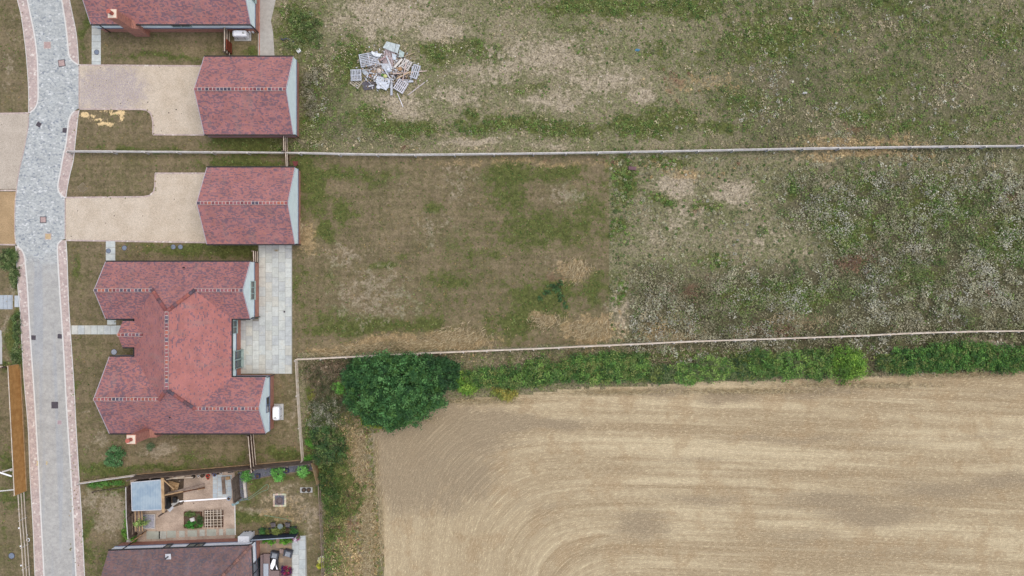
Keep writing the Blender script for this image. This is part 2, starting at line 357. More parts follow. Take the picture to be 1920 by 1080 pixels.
def zone_masks(px, py):
    wx = px + 26 * (fbm(px, py, .018, 3, 3) - .5) * 2; wy = py + 18 * (fbm(px, py, .018, 3, 4) - .5) * 2
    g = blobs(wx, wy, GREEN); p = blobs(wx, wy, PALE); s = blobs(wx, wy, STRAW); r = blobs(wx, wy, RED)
    sd_ = blobs(px + 5 * (fbm(px, py, .15, 2, 5) - .5), py + 5 * (fbm(px, py, .15, 2, 6) - .5), SAND)
    # rough vegetation (not mown)
    n = ((px > 508) & (py < 291)).astype(float)
    e = ((px > 1143) & (py >= 276) & (py < 700)).astype(float)
    st = ((px > 560) & (py > 664 - (px - 560) * .036) & (py < 830)).astype(float)
    v = ((px > 572 + (py - 673) * .08) & (px < 735) & (py > 672)).astype(float)
    v = np.where((py > 865) & (px < 604), 0, v)
    weed = np.clip(np.maximum.reduce([n, e * 1.0, st, v]), 0, 1)
    nearg = blobs(px, py, [(600, 175, 42, 80, .9), (620, 240, 60, 30, .7), (555, 50, 36, 50, .6), (700, 258, 110, 18, .5), (585, 270, 40, 14, .7)])
    dense = np.clip(nearg * n + e * np.clip(1.5 * np.maximum(np.clip((px - 1430 + 260 * (fbm(px, py, .01, 3, 77) - .5)) / 170, 0, 1) * np.clip((py - 300) / 60, .3, 1), np.clip((py - 480) / 50, 0, 1) * np.clip((px - 1170) / 40, 0, 1)) * (.25 + 1.1 * fbm(px, py, .014, 3, 51)) , .08, 1) + n * np.clip((px - 1250) / 200, 0, 1) * fbm(px, py, .012, 3, 52) * .9, 0, 1)
    return g, p, s, r, sd_, weed, dense

def build_ground():
    step = 0.2
    xs = np.arange(-52, 52.01, step); ys = np.arange(-31, 31.01, step)
    ext = np.array([60., 80, 120, 200, 400, 900])
    xs = np.concatenate([-ext[::-1], xs, ext]); ys = np.concatenate([-ext[::-1], ys, ext])
    X, Y = np.meshgrid(xs, ys); nx, ny = len(xs), len(ys)
    px = X * PPM + 960; py = 540 - Y * PPM
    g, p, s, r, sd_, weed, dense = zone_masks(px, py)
    far = (np.abs(X) > 53) | (np.abs(Y) > 32)
    V = np.stack([X, Y, np.zeros_like(X)], -1).reshape(-1, 3)
    me = bpy.data.meshes.new('ground'); me.vertices.add(nx * ny); me.vertices.foreach_set('co', V.astype(np.float32).ravel())
    i = np.arange(nx * ny).reshape(ny, nx)
    q = np.stack([i[:-1, :-1], i[:-1, 1:], i[1:, 1:], i[1:, :-1]], -1).reshape(-1, 4); n = len(q)
    me.loops.add(4 * n); me.loops.foreach_set('vertex_index', q.astype(np.int32).ravel())
    me.polygons.add(n); me.polygons.foreach_set('loop_start', np.arange(0, 4 * n, 4, dtype=np.int32)); me.polygons.foreach_set('loop_total', np.full(n, 4, dtype=np.int32))
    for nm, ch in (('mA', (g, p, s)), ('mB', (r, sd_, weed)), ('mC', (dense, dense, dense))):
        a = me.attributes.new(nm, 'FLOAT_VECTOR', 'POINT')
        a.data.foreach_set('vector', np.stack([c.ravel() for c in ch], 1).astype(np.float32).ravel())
    t = T('grassland', 1.0, .15); P = t.pos()
    n1 = t.noise(P, .35, 4, .6); n2 = t.noise(P, 1.1, 5, .7); n3 = t.noise(P, 3.0, 5, .75); n4 = t.noise(P, 6.5, 4, .75)
    hue = t.noise(t.pos((1, 1, 1), 1.0), 2.1, 5, .75); fleck = t.noise(t.pos((1, 1, 1), 2.2), 5.0, 3, .7)
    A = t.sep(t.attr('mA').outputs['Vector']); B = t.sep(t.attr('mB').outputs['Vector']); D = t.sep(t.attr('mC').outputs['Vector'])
    def m(mask, lo=.38, hi=.62, k=2.1, kk=1.5):
        x = t.m('ADD', mask, t.m('ADD', t.m('MULTIPLY', t.m('SUBTRACT', n2, .5), k), t.m('MULTIPLY', t.m('SUBTRACT', n3, .5), kk)))
        return t.m('MULTIPLY', t.ss(x, lo, hi), t.ss(mask, .04, .22))
    mx = t.m('ADD', t.m('MULTIPLY', n1, .4), t.m('MULTIPLY', hue, .6))
    lawn = t.mix(t.ss(mx, .42, .58), C(132, 118, 92), C(112, 104, 75))
    mow = t.noise(t.pos((.12, 1.9, 1), R(1.5)), 1, 2, .5); mow2 = t.noise(t.pos((1.6, .14, 1), R(3)), 1, 2, .5); lawn = t.scale(lawn, t.m('MULTIPLY', t.ss(mow, .38, .62, .92, 1.08), t.ss(mow2, .38, .62, .94, 1.06)))
    lawn = t.mix(t.ss(n2, .54, .66, 0, .55), lawn, C(94, 93, 58)); lawn = t.mix(t.ss(hue, .36, .46, .55, 0), lawn, C(132, 116, 94))
    wd = t.mix(t.ss(mx, .42, .58), C(150, 139, 114), C(120, 120, 86)); wd = t.mix(t.ss(n3, .50, .62, 0, .85), wd, C(104, 110, 68))
    wd = t.mix(t.m('MULTIPLY', D[0], .8), wd, C(76, 74, 54))
    c = t.mix(t.ss(B[2], .4, .6), lawn, wd)
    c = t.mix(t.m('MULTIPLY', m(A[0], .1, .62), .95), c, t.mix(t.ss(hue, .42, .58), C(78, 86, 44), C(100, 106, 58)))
    pw = t.m('MULTIPLY', m(A[1], .22, .6), t.ss(B[2], .4, .6, .5, .78)); c = t.mix(pw, c, t.mix(t.ss(hue, .42, .6), C(184, 170, 148), C(158, 144, 122)))
    c = t.mix(t.m('MULTIPLY', m(A[2], .25, .7), .85), c, t.mix(t.ss(hue, .4, .6), C(176, 154, 116), C(150, 128, 94)))
    c = t.mix(t.m('MULTIPLY', m(B[0], .35, .7), .65), c, C(126, 102, 82))
    c = t.mix(m(B[1], .55, .75, .8, 2.6), c, C(228, 200, 150))
    wk = t.ss(B[2], .4, .6)
    c = t.mix(t.m('MULTIPLY', t.ss(fleck, .60, .68, 0, .5), t.m('ADD', wk, .2)), c, C(190, 178, 152)); c = t.mix(t.m('MULTIPLY', t.ss(fleck, .34, .42, .6, 0), t.m('ADD', wk, .3)), c, C(76, 78, 50))
    f = t.m('MULTIPLY', t.ss(n4, .34, .66, .74, 1.26, False), t.ss(n3, .34, .66, .82, 1.18, False))
    f2 = t.m('MULTIPLY', t.ss(n4, .34, .66, .45, 1.55, False), t.ss(n3, .34, .66, .72, 1.28, False))
    f = t.m('ADD', t.m('MULTIPLY', f, t.m('SUBTRACT', 1.0, wk)), t.m('MULTIPLY', f2, wk))
    me.materials.append(t.done(t.scale(c, f), t.m('ADD', n4, n3), .06, .6)); me.update(calc_edges=True)
    o = bpy.data.objects.new('ground', me); col.objects.link(o); tag(o, kind='structure')
build_ground()

def build_field():
    step = .25
    xs = np.arange(-14, 70, step); ys = np.arange(-50, -6, step)
    X, Y = np.meshgrid(xs + step / 2, ys + step / 2)
    px = X * PPM + 960; py = 540 - Y * PPM
    k = inside(px + 6 * (fbm(px, py, .08, 2, 9) - .5), py + 6 * (fbm(px, py, .08, 2, 8) - .5), FIELD)
    x0, y0 = X[k] - step / 2, Y[k] - step / 2; n = len(x0)
    idx = {}
    gx, gy = np.meshgrid(np.arange(len(xs) + 1), np.arange(len(ys) + 1))
    gid = -np.ones((len(ys) + 1, len(xs) + 1), int)
    jy, jx = np.nonzero(k)
    for a, b in ((0, 0), (0, 1), (1, 0), (1, 1)): gid[jy + a, jx + b] = 0
    sel = gid == 0; gid[sel] = np.arange(sel.sum())
    vx = xs[0] + gx[sel] * step; vy = ys[0] + gy[sel] * step
    V = np.stack([vx, vy, np.full(len(vx), .008)], 1)
    q = np.stack([gid[jy, jx], gid[jy, jx + 1], gid[jy + 1, jx + 1], gid[jy + 1, jx]], 1)
    me = bpy.data.meshes.new('stubble_field'); me.vertices.add(len(V)); me.vertices.foreach_set('co', V.astype(np.float32).ravel())
    me.loops.add(4 * n); me.loops.foreach_set('vertex_index', q.astype(np.int32).ravel())
    me.polygons.add(n); me.polygons.foreach_set('loop_start', np.arange(0, 4 * n, 4, dtype=np.int32)); me.polygons.foreach_set('loop_total', np.full(n, 4, dtype=np.int32))
    vpx, vpy = vx * PPM + 960, 540 - vy * PPM
    wx = vpx + 40 * (fbm(vpx, vpy, .012, 3, 13) - .5); wy = vpy + 26 * (fbm(vpx, vpy, .012, 3, 14) - .5)
    dk = blobs(wx, wy, [(820, 810, 120, 50, 1.3), (775, 870, 75, 85, 1.3), (870, 890, 70, 60, .75), (930, 790, 90, 22, .95), (1030, 790, 60, 14, .8), (740, 830, 50, 50, 1), (760, 950, 60, 30, .5), (840, 940, 50, 40, .6), (1240, 735, 50, 12, .7), (1370, 745, 60, 12, .8), (1540, 735, 80, 14, .6), (1490, 790, 10, 3, 0), (1480, 825, 160, 9, .45), (1320, 860, 100, 10, .3), (1320, 935, 110, 14, .45), (1560, 940, 130, 24, .6), (1640, 965, 120, 26, .7), (1760, 920, 110, 24, .6), (1880, 905, 90, 20, .55), (1200, 985, 60, 30, .65), (1500, 1010, 90, 22, .35), (1150, 880, 60, 20, .2), (1850, 820, 120, 10, .3), (1020, 960, 60, 30, .3), (970, 940, 40, 60, .2), (1880, 740, 60, 14, .3), (1650, 830, 100, 8, .35), (730, 850, 20, 60, .5), (1700, 1040, 200, 20, .25)])
    # rows follow the hedge along the top and curve round into the western headland
    dx = np.clip(1380 - vpx, 0, None) / 20.; dy = (1395 - vpy) / 20. + (vpx - 1380) / 20. * .038
    row = (dx ** 6. + np.clip(dy, .1, None) ** 6.) ** (1 / 6.)
    a = me.attributes.new('mA', 'FLOAT_VECTOR', 'POINT')
    a.data.foreach_set('vector', np.stack([np.maximum(dk, 0), row, vx - vy], 1).astype(np.float32).ravel())
    t = T('cut_stubble', 1.0, .1); A = t.sep(t.attr('mA').outputs['Vector'])
    P = t.pos()
    def rows(al, ac, det=3, dist=0): return t.noise(t.comb(t.m('MULTIPLY', A[2], al), t.m('MULTIPLY', A[1], ac), 0.), 1.0, det, .68, dist=dist)
    W_ = rows(.03, .42, 4, .2); M_ = rows(.05, 2.4, 4); F_ = rows(2.6, 8.0, 3)
    n2 = t.noise(P, 1.3, 4, .65); n4 = t.noise(P, 13, 3, .75); n3 = t.noise(P, 5, 3, .7)
    v = t.m('ADD', t.m('MULTIPLY', W_, .55), t.m('ADD', t.m('MULTIPLY', M_, .3), t.m('MULTIPLY', n2, .15)))
    ct = t.ss(t.sep(P)[0], -9., 14., .3, 1.); v = t.m('ADD', t.m('MULTIPLY', t.m('SUBTRACT', v, .5), ct), .5)
    c = t.mix(t.ss(v, .41, .60), C(168, 149, 118), C(203, 186, 152))
    c = t.mix(t.ss(t.noise(P, .35, 5, .65), .50, .62, 0, .5), c, C(170, 146, 112))
    x = t.m('ADD', A[0], t.m('ADD', t.m('MULTIPLY', t.m('SUBTRACT', n2, .5), .5), t.m('MULTIPLY', t.m('SUBTRACT', M_, .5), .8)))
    c = t.mix(t.m('MULTIPLY', t.m('MULTIPLY', t.ss(x, .1, .6), t.ss(A[0], .03, .2)), .9), c, C(158, 142, 116))
    c = t.mix(t.m('MULTIPLY', t.ss(t.m('ADD', F_, t.m('MULTIPLY', t.m('SUBTRACT', n4, .5), .8)), .54, .78, 0, .7), t.ss(A[0], .2, .9, 1., .25)), c, C(220, 204, 168))
    f = t.m('MULTIPLY', t.ss(n4, .3, .7, .72, 1.28, False), t.ss(F_, .3, .7, .86, 1.14, False))
    f = t.m('MULTIPLY', f, t.ss(n3, .3, .7, .93, 1.07, False))
    me.materials.append(t.done(t.scale(c, f), t.m('ADD', n4, F_), .05, .6)); me.update(calc_edges=True)
    o = bpy.data.objects.new('stubble_field', me); col.objects.link(o); tag(o, kind='structure')
build_field()

# ---------------------------------------------------------------- road, margins, drives, paths
def sheet(name, pts, z, mat, kind='structure'):
    m = MB(); m.face([(*Wp(x, y)[:2], z) for x, y in pts][::-1]); o = m.build(name, mat); tag(o, kind=kind)
    me = o.data
    if me.polygons[0].normal.z < 0: me.flip_normals()
    return o
L = spline([(52, -60), (51, -20), (52, 0), (58, 30), (64, 60), (69, 95), (71, 125), (72, 170), (71, 190), (66, 203), (56, 212)])
L += spline([(54, 220), (53, 238), (50, 255), (45, 282), (38, 312), (33, 340), (31, 357), (29, 375), (28, 400), (28, 435), (30, 458)])
L += spline([(33, 461), (42, 470), (47, 484), (49, 505), (52, 540), (56, 610), (62, 700), (66, 760), (74, 900), (78, 980), (83, 1080), (86, 1150)])
Rr = spline([(112, -60), (114, -20), (116, 0), (121, 30), (125, 60), (128, 90), (130, 105), (136, 114), (147, 122)])
Rr += spline([(148.5, 130), (148.5, 170), (148, 203)]) + spline([(140, 208), (133, 216), (129, 228), (127, 245), (124, 270), (119, 292), (113, 325), (109, 346), (110, 358), (115, 366), (123, 371)])
Rr += [(122.5, 372), (122, 448)] + spline([(116, 450), (110, 456), (108, 464), (108.5, 480), (112, 540), (116, 600), (121, 680), (125, 760), (134, 900), (138, 980), (143, 1080), (146, 1150)])
def road_mat():
    t = T('block_paving', .85, .25); P = t.pos(); p = t.sep(P)
    a = t.vor(t.pos((1, 1.5, 1)), 5.6); v = t.sep(a)[0]; n2 = t.noise(P, 1.1, 3, .6); n5 = t.noise(P, 14, 2)
    cob = t.mix(v, C(166, 171, 171), C(197, 200, 196)); cob = t.mix(t.ss(t.sep(a)[1], .85, .97), cob, C(146, 152, 158)); cob = t.mix(t.ss(t.sep(a)[2], .9, .98), cob, C(214, 216, 214))
    row = t.m('FLOOR', t.m('DIVIDE', p[1], .2)); cu = t.m('FLOOR', t.m('ADD', t.m('DIVIDE', p[0], .24), t.m('MULTIPLY', row, .5)))
    wn = t.white(t.comb(cu, row, 0.)); st = t.noise(t.pos((.8, 5, 1)), 1, 3, .7)
    blk = t.mix(t.m('ADD', t.m('MULTIPLY', wn, .5), t.m('MULTIPLY', st, .5)), C(166, 165, 161), C(193, 191, 184))
    # tyre tracks polished bluish
    tr = t.noise(t.pos((1.4, .05, 1), R(-2.5)), 1, 1); blk = t.mix(t.m('MULTIPLY', t.ss(tr, .52, .66), .5), blk, C(166, 171, 176))
    c = t.mix(t.ss(t.m('ADD', p[1], t.m('MULTIPLY', n2, 3.0)), 2.6, 5.2), blk, cob)
    c = t.scale(c, t.m('MULTIPLY', t.ss(n2, .3, .7, .93, 1.07), t.ss(n5, .3, .7, .9, 1.1)))
    return t.done(c, v, .01, .3)
def margin_mat():
    t = T('pink_block_margin', .9, .2); P = t.pos(); v = t.sep(t.vor(P, 6.0)); n = t.noise(P, 1.2, 3, .6); n2 = t.noise(P, 9, 3, .7)
    c = t.mix(v[0], C(182, 166, 160), C(208, 190, 180)); c = t.mix(t.ss(n2, .5, .7), c, C(176, 150, 148)); c = t.mix(t.ss(v[1], .85, 1.), c, C(226, 216, 206))
    return t.done(t.scale(c, t.ss(n, .3, .7, .92, 1.08)), v[0], .01, .3)
def gravel_mat(name, a, b, dark, stain=False):
    t = T(name, .95, .15); P = t.pos(); n = t.noise(P, .7, 3, .6); n4 = t.noise(P, 24, 2, .7); n3 = t.noise(P, 7, 3, .7)
    c = t.mix(t.ss(t.m('ADD', t.m('MULTIPLY', n, .6), t.m('MULTIPLY', n3, .4)), .4, .6), a, b)
    if stain:
        p = t.sep(P); dx = t.m('DIVIDE', t.m('ADD', p[0], 37.6), 3.4); dy = t.m('DIVIDE', t.m('SUBTRACT', p[1], 18.6), 2.2)
        r2 = t.m('ADD', t.m('MULTIPLY', dx, dx), t.m('MULTIPLY', dy, dy)); k = t.ss(t.m('ADD', r2, t.m('MULTIPLY', t.m('SUBTRACT', t.noise(P, 1.5, 4, .7), .5), 2.6)), .5, 1.4, 1, 0)
        c = t.mix(t.m('MULTIPLY', k, t.ss(n3, .40, .6, .15, .8)), c, C(164, 154, 160))
    v = t.noise(P, .45, 3, .6); d = t.vor(P, 2.0, 'Distance'); sz = t.ss(v, .46, .62, .05, .15)
    c = t.mix(t.m('MULTIPLY', t.ss(d, t.m('SUBTRACT', sz, .03), sz, 1, 0), t.ss(t.m('ADD', v, t.m('MULTIPLY', t.m('SUBTRACT', t.sep(t.vor(P, 2.0))[0], .5), .2)), .53, .54)), c, dark)
    return t.done(t.scale(c, t.m('MULTIPLY', t.ss(n4, .34, .66, .72, 1.28, False), t.ss(n3, .34, .66, .88, 1.12, False))), n4, .02, .5)
M['road'] = road_mat(); M['margin'] = margin_mat()
M['gravel'] = gravel_mat('resin_gravel', C(212, 198, 178), C(200, 185, 164), C(90, 82, 78), True)
M['gravelw'] = gravel_mat('pale_gravel', C(198, 186, 170), C(188, 176, 160), C(110, 100, 90))
M['gravelo'] = gravel_mat('ochre_gravel', C(188, 160, 122), C(172, 146, 110), C(110, 90, 70))
M['yard'] = gravel_mat('pinkish_shingle', C(200, 180, 162), C(166, 148, 132), C(110, 96, 84))
M['kerb'] = plain('pale_kerb_stone', C(222, 220, 214), .85, .08, 5)
sheet('road', L + Rr[::-1], .02, M['road'])
def margin(inner, outer):
    return sheet('pavement', inner + outer[::-1], .028, M['margin'])
def split(P, y0, y1): return [p for p in P if y0 <= p[1] <= y1]
Lt, Lm, Lb = L[:61], L[61:122], L[122:]
Lt = [p for p in L if p[1] <= 212]; Lb = [p for p in L if p[1] >= 460.9]
Rt = [p for p in Rr if p[1] <= 122]; Rm = [p for p in Rr if 207.9 <= p[1] <= 371]; Rb = [p for p in Rr if p[1] >= 449.9]
oLt = spline([(24, -60), (30, -20), (33, 0), (40, 30), (47, 80), (50, 110), (53, 150), (54, 180), (54, 212)])
oLb = spline([(30, 461), (32, 500), (34, 540), (38, 580), (41, 640), (46, 720), (53, 800), (57, 900), (62, 980), (66, 1080), (70, 1150)])
oRt = spline([(126, -60), (129, -20), (131, 0), (137, 30), (143, 60), (146, 90), (148, 122)])
oRm = spline([(149, 207), (147, 216), (145, 235), (142, 262), (138, 300), (132, 325), (127, 350), (124, 371)])
oRb = spline([(124, 451), (126, 480), (128, 540), (131, 600), (139, 720), (143, 800), (149, 900), (154, 980), (159, 1080), (162, 1150)])
margin(Lt, oLt); margin(Lb, oLb); margin(oRt, Rt); margin(oRm, Rm); margin(oRb, Rb)
def line(pts, wd, z0, z1, mb):
    Q = [Wp(*p) for p in pts]
    for a, b in zip(Q[:-1], Q[1:]):
        if abs(a[0] - b[0]) + abs(a[1] - b[1]) < .01: continue
        mb.beam((a[0], a[1], (z0 + z1) / 2), (b[0], b[1], (z0 + z1) / 2), wd, z1 - z0)
for seg, wd in ((Lt, .13), (Lb, .13), (Rt, .13), (Rm, .13), (Rb, .13), (oLt, .05), (oLb, .06), (oRt, .05), (oRm, .05), (oRb, .06)):
    mb = MB(); line(seg, wd, .0, .05, mb); tag(mb.build('kerb', M['kerb']), kind='structure')
for seg, wd in (([(148.5, 124), (148.5, 204)], .08), ([(122.5, 373), (122.5, 448)], .08), ([p for p in L if 214 < p[1] < 459], .08)):
    mb = MB(); line(seg, wd, .0, .045, mb); tag(mb.build('kerb', M['margin']), kind='structure')
D1 = [(149, 122), (408, 124), (412, 253), (287, 253), (286.5, 228), (285, 218), (281, 211), (275, 207), (266, 205.5), (149, 205)]
D2 = [(123.5, 371), (270, 369.5), (281, 367), (288, 361), (290.5, 352), (291.5, 325), (410, 325), (410, 455), (123.5, 450)]
sheet('driveway', D1, .016, M['gravel']); sheet('driveway', D2, .016, M['gravel'])
sheet('driveway', [(-200, 214), (54, 212)] + [p for p in L if 214 < p[1] < 356] + [(-200, 356)], .016, M['gravelw'])
sheet('driveway', [(-200, 358)] + [p for p in L if 358 < p[1] < 459] + [(-200, 459)], .0155, M['gravelo'])
for seg in ([(149, 122), (400, 124)], [(149, 204.5), (266, 205), (276, 207), (282, 212), (285.5, 220), (287, 232), (287, 252.5), (395, 253)], [(123.5, 370.5), (270, 369), (281, 366.5), (288, 360), (290.5, 351), (291.5, 325), (400, 325)], [(123.5, 450.5), (400, 455)], [(0, 213), (54, 212)], [(0, 357), (31, 357)], [(0, 458.5), (29, 459)]):
    mb = MB(); line(seg, .14, .0, .03, mb); tag(mb.build('driveway_edging', M['margin']), kind='structure')

# stone slabs: real slabs with open joints, one path each
def slab_mat():
    t = T('sandstone_slab', .85, .25); P = t.pos(); n = t.noise(P, 1.6, 4, .65); n2 = t.noise(P, 7, 3, .6)
    c = t.scale(t.attr('Col').outputs['Color'], t.ss(n, .3, .7, .88, 1.1)); c = t.mix(t.m('MULTIPLY', t.ss(n, .56, .75), .35), c, C(192, 178, 148))
    return t.done(t.scale(c, t.ss(n2, .3, .7, .94, 1.06)), n2, .006, .3)
M['slab'] = slab_mat()
M['joint'] = plain('joint_mortar', C(150, 148, 140), 1, .15, 8)
SL = [C(204, 208, 200), C(199, 206, 203), C(192, 197, 196), C(205, 203, 190), C(184, 189, 190), C(211, 216, 210), C(197, 202, 195)]
def slabs(name, x0, y0, x1, y1, wpx, lpx, vertical=True, cols=SL, keep=None, z=.02, gap=.9, rot=0, label=None):
    mb = MB(); random.seed(int(x0 * 7 + y0))
    i = 0; x = x0
    while x < x1 - 1:
        off = (i % 2) * lpx / 2 + random.uniform(-1, 1); y = y0 - off
        while y < y1:
            a, b = max(y, y0), min(y + lpx, y1)
            if b - a > 1.5:
                q = [(x, a), (min(x + wpx, x1), a), (min(x + wpx, x1), b), (x, b)]
                if not vertical: q = [(yy, xx) for xx, yy in q]
                cx = sum(p[0] for p in q) / 4; cy = sum(p[1] for p in q) / 4
                if keep is None or keep(cx, cy):
                    g = gap / 2
                    X0, X1, Y0, Y1 = min(p[0] for p in q) + g * .5, max(p[0] for p in q) - g * .5, min(p[1] for p in q) + g * .5, max(p[1] for p in q) - g * .5
                    c = random.choice(cols); k = random.uniform(.93, 1.04); c = tuple(v * k for v in c); c = tuple(v * .6 + sum(q[j] for q in cols) / len(cols) * .4 for j, v in enumerate(c))
                    A, B_ = Wp(X0, Y0), Wp(X1, Y1); P = [(A[0], B_[1]), (B_[0], B_[1]), (B_[0], A[1]), (A[0], A[1])]
                    mb.prism([(u, v) for u, v in P], .0, z + .012 + random.uniform(0, .003), 0, c)
            y += lpx
        x += wpx; i += 1
    if not label:
        o = mb.build(name, M['slab']); tag(o, kind='structure')
    return o
sheet('patio_bed', [(484, 455), (548, 455), (548, 701), (505, 701), (440, 701), (440, 598), (484, 598)], .012, M['joint'])
slabs('patio', 449, 456, 547.4, 700.5, 12.25, 18.2, keep=lambda x, y: x > 486 or y > 597)
slabs('path', 172, 40, 189.5, 121.5, 17.5, 12.5); slabs('path', 198.5, 452, 216.5, 495, 18, 12.3)
slabs('path', 610, 134, 627, 232, 17, 12.2, vertical=False); slabs('path', 201, 597, 218, 609.6, 17, 12)
slabs('path', 553, -10, 580, 24, 27, 7.8, vertical=False, cols=[C(184, 192, 196), C(174, 182, 188)])
slabs('path', 554, 27, 576.5, 38, 22, 8, vertical=False, cols=[C(190, 196, 198)])
tag(MB().prism([Wp(484, -60)[:2], Wp(484, 108)[:2], Wp(515, 108)[:2], Wp(512, 60)[:2], Wp(508, 40)[:2], Wp(517, 0)[:2], Wp(518, -60)[:2]], 0, .03).build('path', plain('old_concrete', C(178, 174, 166), .95, .14, 2.5)), kind='structure')
mb = MB(); line([(486.5, 0), (486.5, 57), (486.5, 104)], .07, 0, .05, mb); tag(mb.build('kerb', M['brick']), kind='structure')
# ---------------------------------------------------------------- buildings
RC = [C(160, 94, 94), C(174, 108, 104), C(150, 90, 92), C(108, 98, 112), C(92, 86, 100), C(184, 112, 92), C(156, 100, 104)]
def roof_face(mb, pts, warm=0.0, dark=0.0, th=.1):
    """one slope: tiles run level along the first edge; pts counter-clockwise from above"""
    p = [mathutils.Vector(q) for q in pts]
    nrm = (p[1] - p[0]).cross(p[2] - p[0]).normalized()
    if nrm.z < 0: p = p[::-1]; nrm = -nrm
    u = mathutils.Vector((0, 0, 1)).cross(nrm).normalized(); v = nrm.cross(u)
    uv = [((q.dot(u)) + 100, (q.dot(v)) + 50) for q in p]
    key = random.uniform(0, 50)
    mb.face(p, 0, (dark, warm, key), uv)
    lo = [q - nrm * th for q in p]
    mb.face(lo[::-1], 1, (.1, .1, .1))
    for i in range(len(p)):
        j = (i + 1) % len(p); mb.face([lo[i], lo[j], p[j], p[i]], 1, (.05, .045, .045))
def ridge_run(mb, p, q, step=.32, r=.13, hip=False, cols=None):
    p = mathutils.Vector(p); q = mathutils.Vector(q); Ln = (q - p).length; n = max(1, round(Ln / step)); d = (q - p) / n
    side = d.cross(mathutils.Vector((0, 0, 1))).normalized(); up = side.cross(d).normalized()
    mort = C(204, 186, 180)
    cols = cols or RC
    for i in range(n):
        a = p + d * i; b = a + d; c = random.choice(cols)
        if random.random() < .25: c = tuple(v * .75 for v in c)
        ra, rb = (r * .8, r * 1.25) if hip else (r, r)
        lift = up * (.05 if hip else .02)
        if hip: b = b + d * .1
        K = 6
        A = [a + side * ra * math.cos(math.pi * k / K) + up * ra * .8 * math.sin(math.pi * k / K) for k in range(K + 1)]
        B = [b + lift + side * rb * math.cos(math.pi * k / K) + up * rb * .8 * math.sin(math.pi * k / K) for k in range(K + 1)]
        for k in range(K): mb.face([A[k + 1], A[k], B[k], B[k + 1]], 0, c)
        if hip:
            mb.face(B, 0, C(58, 46, 46)); mb.face(A[::-1], 0, c)  # lower tile end coloured dark to stand for the shadow gap under it
        else:
            w2 = r * 1.12
            for k in range(K):
                f = lambda t, e: a + d * e + side * w2 * math.cos(math.pi * t / K) + up * w2 * .82 * math.sin(math.pi * t / K)
                e1 = .055 / d.length
                mb.face([f(k + 1, 0), f(k, 0), f(k, e1), f(k + 1, e1)], 0, mort)
    if not hip:
        for sgn in (-1, 1):
            o = side * sgn * (r + .01) - up * .005
            mb.beam(p + o, q + o, .035, .04, 0, mort)
def gutter(parent, runs, mat=None):
    for a, b in runs: MB().beam(a, b, .11, .09).build('gutter', mat or M['black'], parent)
def downpipe(parent, top, bot):
    mb = MB(); x, y, z = top; X, Y, Z = bot
    mb.cyl((x, y, z), (X, Y, z - .35), .045, n=6); mb.cyl((X, Y, z - .35), (X, Y, Z), .045, n=6)
    return mb.build('downpipe', M['black'], parent)
def walls(parent, foot, zp, zt, gables, clad, name='wall'):
    """foot: counter-clockwise footprint; brick to zp, boarding above to zt; gables: (p0,p1,peak z)"""
    mb = MB(); n = len(foot)
    a = sum(foot[i][0] * foot[(i + 1) % n][1] - foot[(i + 1) % n][0] * foot[i][1] for i in range(n))
    if a < 0: foot = foot[::-1]
    mb.prism(foot, 0, zp); mb.build('brick_plinth', M['brick'], parent)
    mb = MB()
    cx = sum(p[0] for p in foot) / n; cy = sum(p[1] for p in foot) / n
    e = .03
    out = []
    for i in range(n):
        p0, p1, p2 = foot[i - 1], foot[i], foot[(i + 1) % n]
        d1 = mathutils.Vector((p1[0] - p0[0], p1[1] - p0[1])).normalized(); d2 = mathutils.Vector((p2[0] - p1[0], p2[1] - p1[1])).normalized()
        n1 = mathutils.Vector((d1.y, -d1.x)); n2 = mathutils.Vector((d2.y, -d2.x)); out.append((p1[0] + (n1.x + n2.x) * e, p1[1] + (n1.y + n2.y) * e))
    mb.prism(out, zp + .03, zt)
    for (x0, y0), (x1, y1), zr in gables:
        d = mathutils.Vector((x1 - x0, y1 - y0)).normalized(); nn = mathutils.Vector((d.y, -d.x)) * e
        inn = -nn * 4
        A = [(x0 + nn.x, y0 + nn.y, zt), (x1 + nn.x, y1 + nn.y, zt), ((x0 + x1) / 2 + nn.x, (y0 + y1) / 2 + nn.y, zr)]
        B = [(x0 + inn.x, y0 + inn.y, zt), (x1 + inn.x, y1 + inn.y, zt), ((x0 + x1) / 2 + inn.x, (y0 + y1) / 2 + inn.y, zr)]
        mb.face(A); mb.face(B[::-1]); mb.face([A[1], B[1], B[2], A[2]]); mb.face([A[2], B[2], B[0], A[0]])
    o = mb.build('cladding', clad, parent)
    tr = MB()
    for i in range(n):
        p, q = out[i], out[(i + 1) % n]; d = mathutils.Vector((q[0] - p[0], q[1] - p[1])).normalized()
        tr.beam((p[0] - d.x * .03 + d.y * .012, p[1] - d.y * .03 - d.x * .012, zp - .02), (q[0] + d.x * .03 + d.y * .012, q[1] + d.y * .03 - d.x * .012, zp - .02), .09, .09)
    tr.build('drip_board', M['lead'], parent)
    return o
M['lead'] = plain('lead_flashing', C(112, 122, 142), .6, .15)
